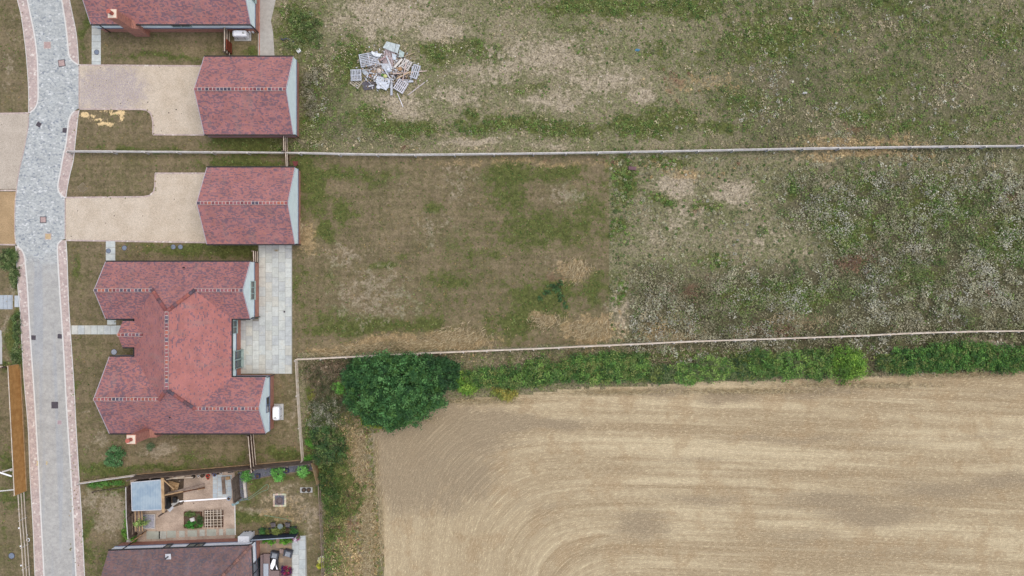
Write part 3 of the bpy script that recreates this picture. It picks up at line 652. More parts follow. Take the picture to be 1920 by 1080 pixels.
def window_x(parent, x, y0, y1, z0, z1, n=2, out=1, frame='frame', depth=.1, name='window'):
    """window on a wall facing +x (out=1)"""
    mb = MB(); f = .09; xo = x + out * depth; lo, hi = min(x - out * .02, xo), max(x - out * .02, xo)
    mb.box(lo, hi, y0, y1, z1 - f, z1); mb.box(lo, hi + out * .04 if out > 0 else hi, y0 - .03, y1 + .03, z0 - .04, z0 + f - .04)
    wd = (y1 - y0) / n
    for i in range(n + 1):
        c = y0 + i * wd; mb.box(lo, hi, max(y0, c - f / 2), min(y1, c + f / 2), z0 + f - .04, z1 - f)
    o = mb.build(name, M[frame], parent)
    for i in range(n):
        p = MB(); p.box(min(x + out * .005, x + out * .03), max(x + out * .005, x + out * .03), y0 + i * wd + f / 2, y0 + (i + 1) * wd - f / 2, z0 + f - .04, z1 - f)
        p.build('pane', M['glass'], o)
    return o
def window_y(parent, y, x0, x1, z0, z1, n=2, out=-1, frame='frame', depth=.1):
    mb = MB(); f = .09; yo = y + out * depth; lo, hi = min(y - out * .02, yo), max(y - out * .02, yo)
    mb.box(x0, x1, lo, hi, z1 - f, z1); mb.box(x0 - .03, x1 + .03, lo, hi, z0 - .04, z0 + f - .04)
    wd = (x1 - x0) / n
    for i in range(n + 1):
        c = x0 + i * wd; mb.box(max(x0, c - f / 2), min(x1, c + f / 2), lo, hi, z0 + f - .04, z1 - f)
    o = mb.build('window', M[frame], parent)
    for i in range(n):
        p = MB(); p.box(x0 + i * wd + f / 2, x0 + (i + 1) * wd - f / 2, min(y + out * .005, y + out * .03), max(y + out * .005, y + out * .03), z0 + f - .04, z1 - f)
        p.build('pane', M['glass'], o)
    return o
M['chimbrick'] = M['brick']; M['pot'] = plain('clay_pot', C(196, 112, 96), .8, .15)
M['cream'] = plain('mortar_flaunching', C(238, 222, 200), .8, .08)
def chimney(roof, x, y, top, ybase, wbase, sh, inward):
    """external stack: broad breast against the wall, shouldered to a slim stack"""
    mb = MB(); hw = .36
    y0, y1 = min(ybase, y - inward * -hw), max(ybase, y + hw)
    ya, yb = sorted((ybase, ybase + inward * 1.0))
    mb.box(x - wbase / 2, x + wbase / 2, ya, yb, 0, sh)
    # shoulders
    lo = [(x - wbase / 2, ya, sh), (x + wbase / 2, ya, sh), (x + wbase / 2, yb, sh), (x - wbase / 2, yb, sh)]
    hi = [(x - hw, y - hw, sh + .9), (x + hw, y - hw, sh + .9), (x + hw, y + hw, sh + .9), (x - hw, y + hw, sh + .9)]
    for i in range(4):
        j = (i + 1) % 4; mb.face([lo[i], lo[j], hi[j], hi[i]])
    mb.box(x - hw, x + hw, y - hw, y + hw, sh + .9, top - .25)
    mb.box(x - hw - .05, x + hw + .05, y - hw - .05, y + hw + .05, top - .25, top)
    o = mb.build('chimney', M['brick'], roof)
    c = MB(); c.box(x - hw, x + hw, y - hw, y + hw, top + .0, top + .06); c.build('flaunching', M['cream'], o)
    p = MB(); p.cyl((x, y, top + .05), (x, y, top + .75), .17, .14, 12); p.ring(x, y, top + .62, top + .78, .09, .19, 12); p.build('chimney_pot', M['pot'], o)
    return o
def roof_vent(roof, p, pipe=.5, flash=False, ang=0):
    mb = MB()
    if flash: mb.obb(p[0], p[1], p[2] + .03, .5, .5, .05, 3, 1)
    mb.cyl((p[0], p[1], p[2]), (p[0], p[1], p[2] + pipe), .06, .06, 8)
    mb.build('roof_vent', [M['black'], M['lead' if not flash else 'leadpale']], roof)
M['leadpale'] = plain('pale_lead', C(206, 208, 212), .5, .1)

def gable_roof(parent, xw, xe, yn, ys, he, hr, tile, rcols=None, dk=0):
    """ridge runs east-west"""
    yr = (yn + ys) / 2; mb = MB()
    roof_face(mb, [(xw, yr, hr), (xe, yr, hr), (xe, yn, he), (xw, yn, he)], 0, dk)
    roof_face(mb, [(xw, ys, he), (xe, ys, he), (xe, yr, hr), (xw, yr, hr)], 0, dk)
    o = mb.build('roof', [tile, M['rough']], parent)
    r = MB(); ridge_run(r, (xw, yr, hr + .01), (xe, yr, hr + .01), cols=rcols); r.build('ridge_tiles', M['ridge'], o)
    for X in (xw, xe):
        for Y in (yn, ys):
            MB().beam((X, Y, he + .012), (X, yr, hr + .012), .05, .05, 0, C(196, 188, 196)).build('verge_mortar', M['obj'], o)
    return o
def garage(xw, xe, yn, ys, he, hr, label, loc):
    e = thing('garage', ((xw + xe) / 2, (yn + ys) / 2, 0), label, 'garage', 'pitched roof garages')
    gable_roof(e, xw, xe, yn, ys, he, hr, M['tile'])
    foot = [(xw + .06, ys + .04), (xe - .03, ys + .04), (xe - .03, yn - .04), (xw + .06, yn - .04)]
    yr = (yn + ys) / 2
    walls(e, foot, 1.15, he - .1, [((xe - .03, ys + .04), (xe - .03, yn - .04), hr - .16), ((xw + .06, yn - .04), (xw + .06, ys + .04), hr - .16)], M['clad'])
    gutter(e, [((xw, yn + .06, he - .03), (xe, yn + .06, he - .03)), ((xw, ys - .06, he - .03), (xe, ys - .06, he - .03))])
    MB().box(xw + .06, xe - .03, ys - .02, ys + .045, 1.13, he - .12).build('brick_facing', M['brick'], e)
    downpipe(e, (xe - .12, ys - .06, he - .08), (xe + .06, ys + .02, .1))
    # two up-and-over doors on the drive side
    for k in (-1, 1):
        d = MB(); y0 = yr + k * 1.55; d.box(xw - .01, xw + .05, y0 - 1.2, y0 + 1.2, .03, 2.05)
        for q in range(7): d.box(xw - .03, xw - .01, y0 - 1.15, y0 + 1.15, .12 + q * .27, .3 + q * .27)
        d.build('garage_door', M['frame'], e)
    return e
garage(-28.07, -19.95, 21.09, 14.02, 2.3, 4.95, 'red tiled garage north of the long rail fence, at the end of the stained drive', None)
garage(-27.83, -19.80, 10.99, 4.01, 2.3, 4.96, 'red tiled garage south of the long rail fence, beside the stone patio', None)

# main house ------------------------------------------------------
HE, TT = 2.9, .885
B = thing('house', (-29.8, -5.4, 0), 'large house with cross-shaped red tiled roof beside the stone patio', 'house', 'houses along the lane')
XW, XE = -34.19, -25.40
hN = HE + 2.571 * TT; hC = HE + 4.395 * TT; hSW = HE + 3.465 * TT; hSE = HE + 2.535 * TT
aN = (-29.795, -2.03, hC); aS = (-29.795, -8.765, hC)
NW = (-31.62, -.205, hN); NE = (-27.97, -.205, hN); SW = (-30.725, -9.695, hSW); SE = (-27.935, -10.625, hSE)
mb = MB()
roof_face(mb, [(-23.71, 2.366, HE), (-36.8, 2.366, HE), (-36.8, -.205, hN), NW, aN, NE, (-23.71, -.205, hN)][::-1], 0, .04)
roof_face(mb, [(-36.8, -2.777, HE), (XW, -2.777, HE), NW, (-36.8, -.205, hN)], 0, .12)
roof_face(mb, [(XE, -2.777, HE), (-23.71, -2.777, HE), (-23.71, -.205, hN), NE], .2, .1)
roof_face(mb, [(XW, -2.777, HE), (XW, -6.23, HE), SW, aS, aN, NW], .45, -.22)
roof_face(mb, [(XE, -8.09, HE), (XE, -2.777, HE), NE, aN, aS, SE], 1.0, -.2)  # east slope tinted redder, with fewer dark tiles, to paint in its light
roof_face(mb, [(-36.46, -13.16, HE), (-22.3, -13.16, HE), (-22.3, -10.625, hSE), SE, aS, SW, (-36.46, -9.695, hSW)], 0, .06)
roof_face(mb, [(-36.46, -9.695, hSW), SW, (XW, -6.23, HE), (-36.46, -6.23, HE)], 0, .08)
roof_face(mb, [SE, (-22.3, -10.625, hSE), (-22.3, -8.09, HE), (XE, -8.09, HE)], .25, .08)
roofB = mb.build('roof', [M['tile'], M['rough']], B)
r = MB()
for p, q in (((-36.8, -.205, hN), NW), (NE, (-23.71, -.205, hN)), (aN, aS), ((-36.46, -9.695, hSW), SW), (SE, (-22.3, -10.625, hSE))):
    ridge_run(r, (p[0], p[1], p[2] + .01), (q[0], q[1], q[2] + .01))
r.build('ridge_tiles', M['ridge'], roofB)
HC = [C(150, 92, 88), C(120, 90, 94), C(168, 104, 92), C(100, 86, 94)]
for p, q in ((aN, NW), (aN, NE), (aS, SW), (aS, SE)): 
    r = MB(); ridge_run(r, p, q, .34, .15, True, HC); r.build('hip_tiles', M['ridge'], roofB)
for X, ys_, yr_, h_ in ((-36.8, (2.366, -2.777), -.205, hN), (-23.71, (2.366, -2.777), -.205, hN), (-36.46, (-6.23, -13.16), -9.695, hSW), (-22.3, (-8.09, -13.16), -10.625, hSE)):
    for Y in ys_: MB().beam((X, Y, HE + .012), (X, yr_, h_ + .012), .05, .05, 0, C(206, 198, 206)).build('verge_mortar', M['obj'], roofB)
# porch gable
pm = MB(); pr = HE + 1.18 * TT
roof_face(pm, [(-35.28, -4.18, pr), (-33.0, -4.18, pr), (XW - .0, -2.99, HE), (-35.26, -2.99, HE)], 0, .1)
roof_face(pm, [(-35.28, -5.36, HE), (XW, -5.36, HE), (-33.0, -4.18, pr), (-35.28, -4.18, pr)], 0, .1)
pr_o = pm.build('porch_roof', [M['tile'], M['rough']], B)
r = MB(); ridge_run(r, (-35.28, -4.18, pr + .01), (-33.0, -4.18, pr + .01)); r.build('ridge_tiles', M['ridge'], pr_o)
for y in (-3.08, -5.25):
    pp = MB(); pp.box(-35.2, -35.05, y - .07, y + .07, 0, HE - .08); pp.box(-35.2, XW + .04, y - .06, y + .06, HE - .28, HE - .09); pp.build('porch_frame', M['white'], B)

foot = [(-36.76, 2.33), (-36.76, -2.74), (-34.15, -2.74), (-34.15, -6.27), (-36.42, -6.27), (-36.42, -13.12), (-22.34, -13.12), (-22.34, -8.13), (-25.42, -8.13), (-25.42, -2.74), (-23.74, -2.74), (-23.74, 2.33)]
walls(B, foot, 1.6, HE - .1, [((-23.74, -2.74), (-23.74, 2.33), hN - .16), ((-36.76, 2.33), (-36.76, -2.74), hN - .16), ((-22.34, -13.12), (-22.34, -8.13), hSE - .16), ((-36.42, -6.27), (-36.42, -13.12), hSW - .16)], M['clad'])
g = HE - .04
gutter(B, [((-36.8, 2.43, g), (-23.71, 2.43, g)), ((-36.8, -2.84, g), (XW - .06, -2.84, g)), ((XE + .05, -2.84, g), (-23.71, -2.84, g)), ((XW - .06, -2.8, g), (XW - .06, -2.99, g)), ((XW - .06, -5.4, g), (XW - .06, -6.2, g)), ((XE + .06, -2.8, g), (XE + .06, -8.05, g)), ((-36.46, -6.17, g), (XW - .05, -6.17, g)), ((XE + .06, -8.02, g), (-22.3, -8.02, g)), ((-36.46, -13.22, g), (-22.3, -13.22, g)), ((-35.26, -2.93, g), (XW, -2.93, g)), ((-35.26, -5.42, g), (XW, -5.42, g))])
downpipe(B, (-23.8, -2.84, g), (-23.6, -2.7, .1)); downpipe(B, (-22.5, -8.02, g), (-22.25, -8.1, .1)); downpipe(B, (-34.3, -6.17, g), (-34.25, -6.2, .1))
window_x(B, -23.71, -1.05, .62, 1.62, 2.98, 3); window_x(B, -22.31, -11.35, -9.95, 1.75, 2.75, 2, frame='lead', depth=.05)
window_x(B, -25.39, -4.15, -2.98, 1.5, 2.78, 2)
window_x(B, -25.39, -7.4, -5.75, .1, 2.7, 2, depth=.22, name='patio_door')
chimney(roofB, -32.95, -13.1, 6.55, -13.58, 1.35, 2.6, 1)
def pt_on(px, py, h): return Wp(px, py, h)
roof_vent(roofB, pt_on(346, 502, 3.35), .4); roof_vent(roofB, pt_on(320, 782, 4.2), .3)
for px, py, h in ((264, 681, 3.2), (266, 697, 3.6)):
    x, y, z = Wp(px, py, h)
# north house -------------------------------------------------------
A = thing('house', (-30.9, 28.5, 0), 'red tiled house at the top edge with a tall external chimney', 'house', 'houses along the lane')
hA = HE + 4.6 * TT
roofA = gable_roof(A, -38.15, -23.66, 33.1, 23.9, HE, hA, M['tile'], dk=.02)
walls(A, [(-38.1, 23.98), (-23.7, 23.98), (-23.7, 33.0), (-38.1, 33.0)], 1.5, HE - .1, [((-23.7, 23.98), (-23.7, 33.0), hA - .16), ((-38.1, 33.0), (-38.1, 23.98), hA - .16)], M['clad'])
gutter(A, [((-38.15, 23.83, g), (-23.66, 23.83, g))])
downpipe(A, (-37.9, 23.83, g), (-37.6, 23.92, .1)); downpipe(A, (-24.3, 23.83, g), (-23.75, 23.9, .1))
window_y(A, 23.95, -31.0, -29.3, 2.0, 2.72, 2); window_x(A, -23.67, 26.2, 27.9, 1.5, 2.9, 2)
chimney(roofA, -34.6, 23.75, 6.5, 23.55, 1.35, 2.5, 1)
# south house -------------------------------------------------------
S = thing('house', (-30, -28, 0), 'dark brown tiled house with white boarding at the bottom edge', 'house', 'houses along the lane')
ca, sa = math.cos(R(2.1)), math.sin(R(2.1))
def SR(u, v, z=0):  # u west along the north eave, v south
    return (-23.62 - u * ca + v * sa * 1.0, -23.33 - u * sa - v * ca, z)
SWd, SD = 12.95, 8.2; hS = HE + SD / 2 * TT
mb = MB()
roof_face(mb, [SR(0, 0, HE), SR(SWd, 0, HE), SR(SWd, SD / 2, hS), SR(SD / 2, SD / 2, hS)], 0, .0)
roof_face(mb, [SR(0, 0, HE), SR(SD / 2, SD / 2, hS), SR(0, SD, HE)], .0, -.05)
roof_face(mb, [SR(0, SD, HE), SR(SD / 2, SD / 2, hS), SR(SWd, SD / 2, hS), SR(SWd, SD, HE)], 0, 0)
roofS = mb.build('roof', [M['browntile'], M['rough']], S)
r = MB(); BC = [C(138, 104, 94), C(126, 98, 92), C(146, 108, 96), C(112, 94, 90)]
ridge_run(r, SR(SD / 2, SD / 2, hS), SR(0, 0, HE), .33, .13, True, BC); ridge_run(r, SR(SD / 2, SD / 2, hS), SR(0, SD, HE), .33, .13, True, BC)
ridge_run(r, SR(SD / 2, SD / 2, hS), SR(SWd, SD / 2, hS), cols=BC); r.build('ridge_tiles', M['ridge'], roofS)
f = [SR(.04, .04)[:2], SR(SWd - .05, .04)[:2], SR(SWd - .05, SD - .04)[:2], SR(.04, SD - .04)[:2]]
walls(S, f, 1.55, HE - .1, [(f[1], f[2], hS - .16)], M['cladwhite'])
gutter(S, [(SR(0, -.06, g), SR(SWd, -.06, g)), (SR(-.06, 0, g), SR(-.06, SD, g))])
def swin(u0, u1, z0, z1, n=1, side='n', mat='black'):
    mb = MB(); f_ = .08
    P = (lambda u, o, z: SR(u, -o, z)) if side == 'n' else (lambda u, o, z: SR(-o, u, z))
    o1 = .07
    def slab_(ua, ub, za, zb, oa, ob, m_):
        q = [P(ua, oa, za), P(ub, oa, za), P(ub, ob, za), P(ua, ob, za)]; t_ = [(a_, b_, zb) for a_, b_, _ in q]
        m_.face(q); m_.face(t_[::-1])
        for i in range(4): j = (i + 1) % 4; m_.face([q[i], q[j], t_[j], t_[i]])
    slab_(u0, u1, z0, z0 + f_, -.02, o1 + .03, mb); slab_(u0, u1, z1 - f_, z1, -.02, o1, mb)
    wd = (u1 - u0) / n
    for i in range(n + 1): slab_(max(u0, u0 + i * wd - f_ / 2), min(u1, u0 + i * wd + f_ / 2), z0 + f_, z1 - f_, -.02, o1, mb)
    o = mb.build('window', M['slateframe'], S)
    for i in range(n):
        p = MB(); slab_(u0 + i * wd + f_ / 2, u0 + (i + 1) * wd - f_ / 2, z0 + f_, z1 - f_, .0, .035, p); p.build('pane', M['glass'], o)
M['slateframe'] = plain('dark_grey_frame', C(70, 74, 84), .5, .1)
swin(7.55, 8.1, 1.5, 2.78, 1); swin(4.55, 6.0, 1.5, 2.78, 2); swin(1.9, 2.2, 1.0, 1.9, 1) if False else None
swin(1.75, 3.6, .1, 2.75, 2, 'e')
downpipe(S, SR(11.8, -.06, g), SR(11.8, -.02, .1)); downpipe(S, SR(.35, -.06, g), SR(.05, -.06, .1))
x, y, _ = Wp(315, 1044, 3.6); roof_vent(roofS, (x, y, 3.5), .7, True)

# ---------------------------------------------------------------- fences
def rail_fence(pts, label, h=1.1, spacing=3.0, mat='rail', post='greytimber', rails=3, group='pale post and rail fences', z_low=.35, pw=.1, rw=.05, rh=.09):
    Q = [Wp(*p)[:2] for p in pts]
    e = thing('rail_fence', (Q[0][0], Q[0][1], 0), label, 'fence', group)
    zs = [z_low + (h - z_low) * i / max(1, rails - 1) for i in range(rails)]
    for z in zs[::-1]:
        mb = MB()
        for a, b in zip(Q[:-1], Q[1:]):
            n = max(1, int(math.hypot(b[0] - a[0], b[1] - a[1]) / spacing))
            for i in range(n):
                p = [a[k] + (b[k] - a[k]) * i / n for k in (0, 1)]; q = [a[k] + (b[k] - a[k]) * (i + 1) / n for k in (0, 1)]
                j1, j2 = random.uniform(-.015, .015), random.uniform(-.015, .015)
                mb.beam((p[0], p[1] + j1, z - rh / 2 + j2), (q[0], q[1] + j2, z - rh / 2 + j1), rw, rh)
        mb.build('rail', M[mat], e)
    for a, b in zip(Q[:-1], Q[1:]):
        n = max(1, int(math.hypot(b[0] - a[0], b[1] - a[1]) / spacing)); last = b is Q[-1]
        ang = math.degrees(math.atan2(b[1] - a[1], b[0] - a[0]))
        for i in range(n + (1 if last else 0)):
            x, y = (a[k] + (b[k] - a[k]) * i / n for k in (0, 1))
            dx, dy = math.sin(R(ang)) * (pw / 2 + rw / 2), -math.cos(R(ang)) * (pw / 2 + rw / 2)
            mb = MB(); mb.obb(x + dx, y + dy, 0, pw, pw, h + .06, ang + random.uniform(-3, 3)); mb.build('post', M[post], e)
    return e
rail_fence([(136, 286), (220, 286.5), (340, 287), (470, 288), (566, 289), (640, 291), (780, 292.5), (1000, 290), (1240, 286), (1500, 281), (1700, 278), (1975, 275)], 'long pale post and rail fence running east between the two garages', pw=.12, mat='greytimber', rw=.09, rh=.07)
rail_fence([(558, 673), (700, 666), (870, 658), (1000, 653), (1140, 646.5), (1300, 639), (1520, 632), (1620, 628), (1700, 624), (1820, 620.5), (1975, 619)], 'long pale post and rail fence above the hedge and stubble field', spacing=1.8, pw=.09, rw=.11, rh=.06)
rail_fence([(559, 675), (562, 740), (566, 800), (571, 862)], 'short three-rail fence running south from the patio end of the hedge', h=1.15, spacing=1.8, pw=.08)
rail_fence([(48, 920), (51, 970), (55, 1020), (60, 1100)], 'pale three-rail fence beside the lane at the bottom left', h=1.35, spacing=1.7, pw=.06, rw=.06)
def board_fence(pts, h, label, mat, cap=None, rails=None, name='board_fence', group=None, bw=.14, side=1, gravel=None, posts=2.0, gate=None, cat='fence'):
    """close boarded fence; rails on the given side (+1 = left of travel)"""
    Q = [Wp(*p)[:2] for p in pts]
    e = thing(name, (Q[0][0], Q[0][1], 0), label, cat, group)
    pan = MB(); rl = MB(); po = MB(); cp = MB(); gb = MB()
    for a, b in zip(Q[:-1], Q[1:]):
        Ln = math.hypot(b[0] - a[0], b[1] - a[1]); d = ((b[0] - a[0]) / Ln, (b[1] - a[1]) / Ln); nn = (-d[1] * side, d[0] * side)
        ang = math.degrees(math.atan2(d[1], d[0])); n = int(Ln / bw)
        for i in range(n):
            t = (i + .5) * Ln / n; c = random.uniform(.7, 1.2); hh = h + random.uniform(-.015, .015)
            pan.obb(a[0] + d[0] * t - nn[0] * (.003 if i % 2 else .012), a[1] + d[1] * t - nn[1] * (.003 if i % 2 else .012), .02, Ln / n * .97, .022, hh, ang, 0, (c, c, c))
        if rails:
            for z in rails: rl.beam((a[0] + nn[0] * .05, a[1] + nn[1] * .05, z), (b[0] + nn[0] * .05, b[1] + nn[1] * .05, z), .07, .06)
        if cap: cp.beam((a[0], a[1], h + .05), (b[0], b[1], h + .05), .07, .04)
        if gravel: gb.beam((a[0] + nn[0] * .05, a[1] + nn[1] * .05, .08), (b[0] + nn[0] * .05, b[1] + nn[1] * .05, .08), .05, .16)
        k = max(1, round(Ln / posts))
        for i in range(k + 1):
            x, y = a[0] + (b[0] - a[0]) * i / k - nn[0] * .08, a[1] + (b[1] - a[1]) * i / k - nn[1] * .08
            p = MB(); p.obb(x, y, 0, .09, .09, h + .03, ang); p.build('post', M['darkboard' if mat != 'orangeboard' else 'timber'], e)
    pan.build('boards', M[mat], e)
    if rails: rl.build('rails', M['rail'], e)
    if cap: cp.build('capping', M[cap], e)
    if gravel: gb.build('gravel_board', M[gravel], e)
    return e
# screens between buildings, with pale rails towards the east
board_fence([(431, 105), (431, 58)], 1.75, 'brown boarded fence with red gate between top house and garage', 'darkboard', rails=[.3, 1.0, 1.7], side=-1, group='boarded side screens')
gx, gy, _ = Wp(432, 93); gt = thing('garden_gate', (gx + .12, gy, 0), 'solid red brown gate set in the fence between top house and garage', 'gate', None)
mb = MB(); mb.box(gx + .12, gx + .17, gy - .45, gy + .55, .08, 1.72, 0); mb.build('gate_board', M['redboard'], gt)
mb = MB(); 
for z in (.3, 1.0, 1.66): mb.box(gx + .17, gx + .21, gy - .42, gy + .52, z - .04, z + .04)
mb.build('brace', M['redboard'], gt)
board_fence([(539, 287), (538.5, 250)], 1.6, 'short pale-railed screen between the rail fence and the upper garage', 'brownboard', rails=[.3, .95, 1.55], side=-1, group='boarded side screens')
board_fence([(543, 316), (542, 291)], 1.5, 'short pale-railed screen between the rail fence and the lower garage', 'brownboard', rails=[.9, 1.45], side=-1, group='boarded side screens')
board_fence([(484.5, 491.5), (484, 472)], 1.75, 'small brown screen with white slats beside the patio slabs', 'brownboard', rails=[.45, 1.05, 1.7], side=-1, group='boarded side screens')
board_fence([(481, 879), (475, 812)], 1.9, 'brown boarded screen with pale rails south of the large house', 'brownboard', rails=[.25, 1.0, 1.85], side=-1, group='boarded side screens')
board_fence([(258, 890), (470, 872), (590, 861)], 2.4, 'long weathered board fence across the top of the bottom garden', 'darkboard', gravel='timber', side=1)
board_fence([(152, 904.5), (200, 897), (258, 889)], .8, 'low grey board fence running from the lane to the garden', 'greytimber', cap='greytimber', side=1, rails=[.5])
board_fence([(37, 920), (31, 800), (26, 683)][::-1] if False else [(38, 683), (44, 800), (50, 920)], 2.05, 'tall orange-brown close boarded fence left of the lane', 'orangeboard', cap='rail', side=1, gravel='timber')
board_fence([(592, 862), (602, 902)], 1.8, 'single pale brown fence panel at the garden corner by the hedge', 'timber', side=1)
rail_fence([(601, 903), (604, 960), (607, 1020), (609, 1100)], 'low dark wire and post fence down the right side of the bottom garden', h=1.1, spacing=2.2, mat='darkboard', post='darkboard', rails=2, group=None, rw=.07, rh=.05)
board_fence([(-4, 686), (14, 686.5)], 1.0, 'short fence end left of the tall orange-brown fence', 'darkboard', cap='rail', side=1, rails=[.8])
board_fence([(151, 907), (175, 921), (242, 911)][1:], .35, 'low dark timber edging board left of the metal shed', 'darkboard', side=1)
# ---------------------------------------------------------------- vegetation
def pal(cols, n, w=None, var=.22, k=1.3):
    cols = np.array([C(*c, k=k) for c in cols]); i = rng.choice(len(cols), n, p=w)
    return cols[i] * rng.uniform(1 - var, 1 + var, (n, 1))
def weeds(name, poly_box, dens, hfun, zone, label=None, leafsz=.13, per=6, mask=None, rk=.55, rmax=.45, pv=.18):
    x0, x1, y0, y1 = poly_box
    n = int((x1 - x0) / PPM * (y1 - y0) / PPM * dens)
    px = rng.uniform(x0, x1, n); py = rng.uniform(y0, y1, n)
    g, p, s, r, sd_, weed, dense = zone_masks(px, py)
    pr = mask(px, py, g, p, s, r, weed, dense)
    if zone == 'e': pr = pr * np.where(dense > .4, np.clip((fbm(px, py, .06, 2, 61) - .30) * 5, .12, 1), 1)
    k = rng.uniform(0, 1, n) < pr
    px, py, g, p, s, r, dense = (a[k] for a in (px, py, g, p, s, r, dense)); n = len(px)
    h = hfun(px, py, g, dense) * rng.uniform(.35, 1.3, n)
    X = (px - 960) / PPM; Y = (540 - py) / PPM
    # plant kind per clump
    big = fbm(px, py, .022, 3, 21); grey = fbm(px, py, .016, 3, 22); fine_ = fbm(px, py, .09, 2, 23)
    def pal(cols, n, w=None, var=.2, k=1.3, _p=globals()['pal']):
        if len(cols) < 5: return _p(cols, n, w, var, k)
        cc = np.array([C(*c, k=k) for c in cols]); q = np.clip(((big - .5) * 3.2 + (fine_ - .5) * 1.4 + rng.normal(0, .22, n)) * .5 + .5, 0, .999)
        return cc[(q * len(cc)).astype(int)] * rng.uniform(1 - var, 1 + var, (n, 1))
    u = rng.uniform(0, 1, n)
    if zone == 'n': base = pal([(92, 104, 58), (108, 118, 70), (122, 126, 84), (138, 132, 98), (154, 142, 112), (170, 158, 130)], n, k=1.45)
    elif zone == 'e': base = pal([(84, 98, 58), (110, 114, 78), (122, 122, 88), (134, 130, 104), (142, 140, 114), (110, 106, 80), (156, 152, 126)], n, k=1.58)
    if zone == 'e':
        br = rng.uniform(0, 1, n) < blobs(px, py, [(1290, 570, 130, 70, .85), (1450, 620, 120, 40, .6), (1700, 620, 260, 40, .45), (1700, 330, 200, 40, .4), (1640, 480, 60, 40, .5)])
        bc = pal([(92, 90, 64), (108, 104, 78), (124, 118, 92), (138, 132, 108), (156, 149, 126)], n, k=1.55); base[br] = bc[br]
    if zone == 's': base = pal([(104, 102, 72), (122, 114, 86), (140, 128, 102), (158, 146, 120), (130, 122, 96)], n, k=1.35)
    if zone == 'v': base = pal([(92, 108, 50), (108, 116, 60), (122, 120, 70), (138, 124, 82), (152, 132, 90)], n, k=1.4)
    gm = rng.uniform(0, 1, n) < np.clip(g * .95 + (.08 if zone != 'v' else .15), 0, 1)
    gc = pal([(86, 112, 52), (104, 128, 62), (72, 96, 46), (124, 138, 80)], n, k=1.45); base[gm] = gc[gm]
    sm = (rng.uniform(0, 1, n) < s * .8); sc_ = pal([(176, 152, 110), (152, 130, 90), (190, 170, 128)], n); base[sm] = sc_[sm]
    rm = (rng.uniform(0, 1, n) < r * .7); rc = pal([(128, 100, 78), (110, 84, 70), (140, 114, 90)], n); base[rm] = rc[rm]
    if name == 'lawn_tufts': base = base * .82
    pale = (u < np.clip((grey - .47) * 2.0, .01, .3) * np.clip(dense * 1.2, 0, 1)) & ~rm
    pc = pal([(178, 176, 160), (164, 162, 148), (186, 184, 166), (168, 172, 138)], n, k=1.3); base[pale] = pc[pale]
    m_ = rng.integers(per - 2, per + 3, n); idx = np.repeat(np.arange(n), m_); N = len(idx)
    R_ = np.clip(h[idx] * rk, .06, rmax); rad = R_ * np.sqrt(rng.uniform(0, 1, N)); th = rng.uniform(0, 2 * np.pi, N)
    z = h[idx] * (1 - (rad / R_) ** 2 * .6) * rng.uniform(.25, 1, N) + .02
    P = np.stack([X[idx] + rad * np.cos(th), Y[idx] + rad * np.sin(th), z], 1)
    sz = leafsz * rng.uniform(.6, 1.3, N)
    V = leaf_quads(P, sz, sz * .5, 55); V[:, :, 2] = np.maximum(V[:, :, 2], .012)
    cf = base[idx] * rng.uniform(.86, 1.14, (N, 1)) * rng.uniform(1 - pv, 1 + pv, (n, 1))[idx]
    return tag(quad_mesh(name, V, cf, M['leaf']), label, None, None, 'stuff')
weeds('field_weeds', (508, 1990, -40, 284), 8, lambda x, y, g, d: .11 + .3 * g + .4 * d, 'n', per=14, leafsz=.14, rk=.8, rmax=.4,
      mask=lambda x, y, g, p, s, r, w_, d: w_ * np.clip(.45 + .5 * g + .5 * d - .8 * np.clip(p, 0, 1), .06, 1) * (1 - ((x < 525) & (y < 110))) * (1 - ((x < 566) & (y > 98) & (y < 260))) * np.where(blobs(x, y, [(720, 130, 45, 38, 1)]) > .35, .1, 1))
weeds('meadow_weeds', (1145, 1990, 290, 700), 13, lambda x, y, g, d: .12 + .15 * g + .75 * d, 'e', per=20, leafsz=.15, rk=.75, rmax=.5,
      mask=lambda x, y, g, p, s, r, w_, d: w_ * np.clip(.4 + .35 * g + .6 * d - .75 * np.clip(p, 0, 1), .06, 1) * (y < 655 - (x - 1143) * .025 + 20 * (fbm(x, y, .02, 2, 31) - .3)))
weeds('fence_line_weeds', (562, 1990, 652, 835), 26, lambda x, y, g, d: .25 + .35 * fbm(x, y, .03, 2, 33) + .35 * (x < 700), 's', per=7, leafsz=.15,
      mask=lambda x, y, g, p, s, r, w_, d: (~inside(x, y, FIELD) & (y > 668 - (x - 700) * .042) & ((y < 705) | (x < 668)) & ((x > 575) | (y < 720))).astype(float) * .9)
weeds('verge_weeds', (570, 740, 700, 1110), 30, lambda x, y, g, d: .22 + .5 * g + .3 * (x < 660), 'v', per=7, leafsz=.16,
      mask=lambda x, y, g, p, s, r, w_, d: (~inside(x, y, FIELD) & (x > 574 + np.clip(y - 865, 0, 300) * .02 + np.where(y > 862, 32, 0))).astype(float) * np.clip(.7 + .4 * g, 0, 1))
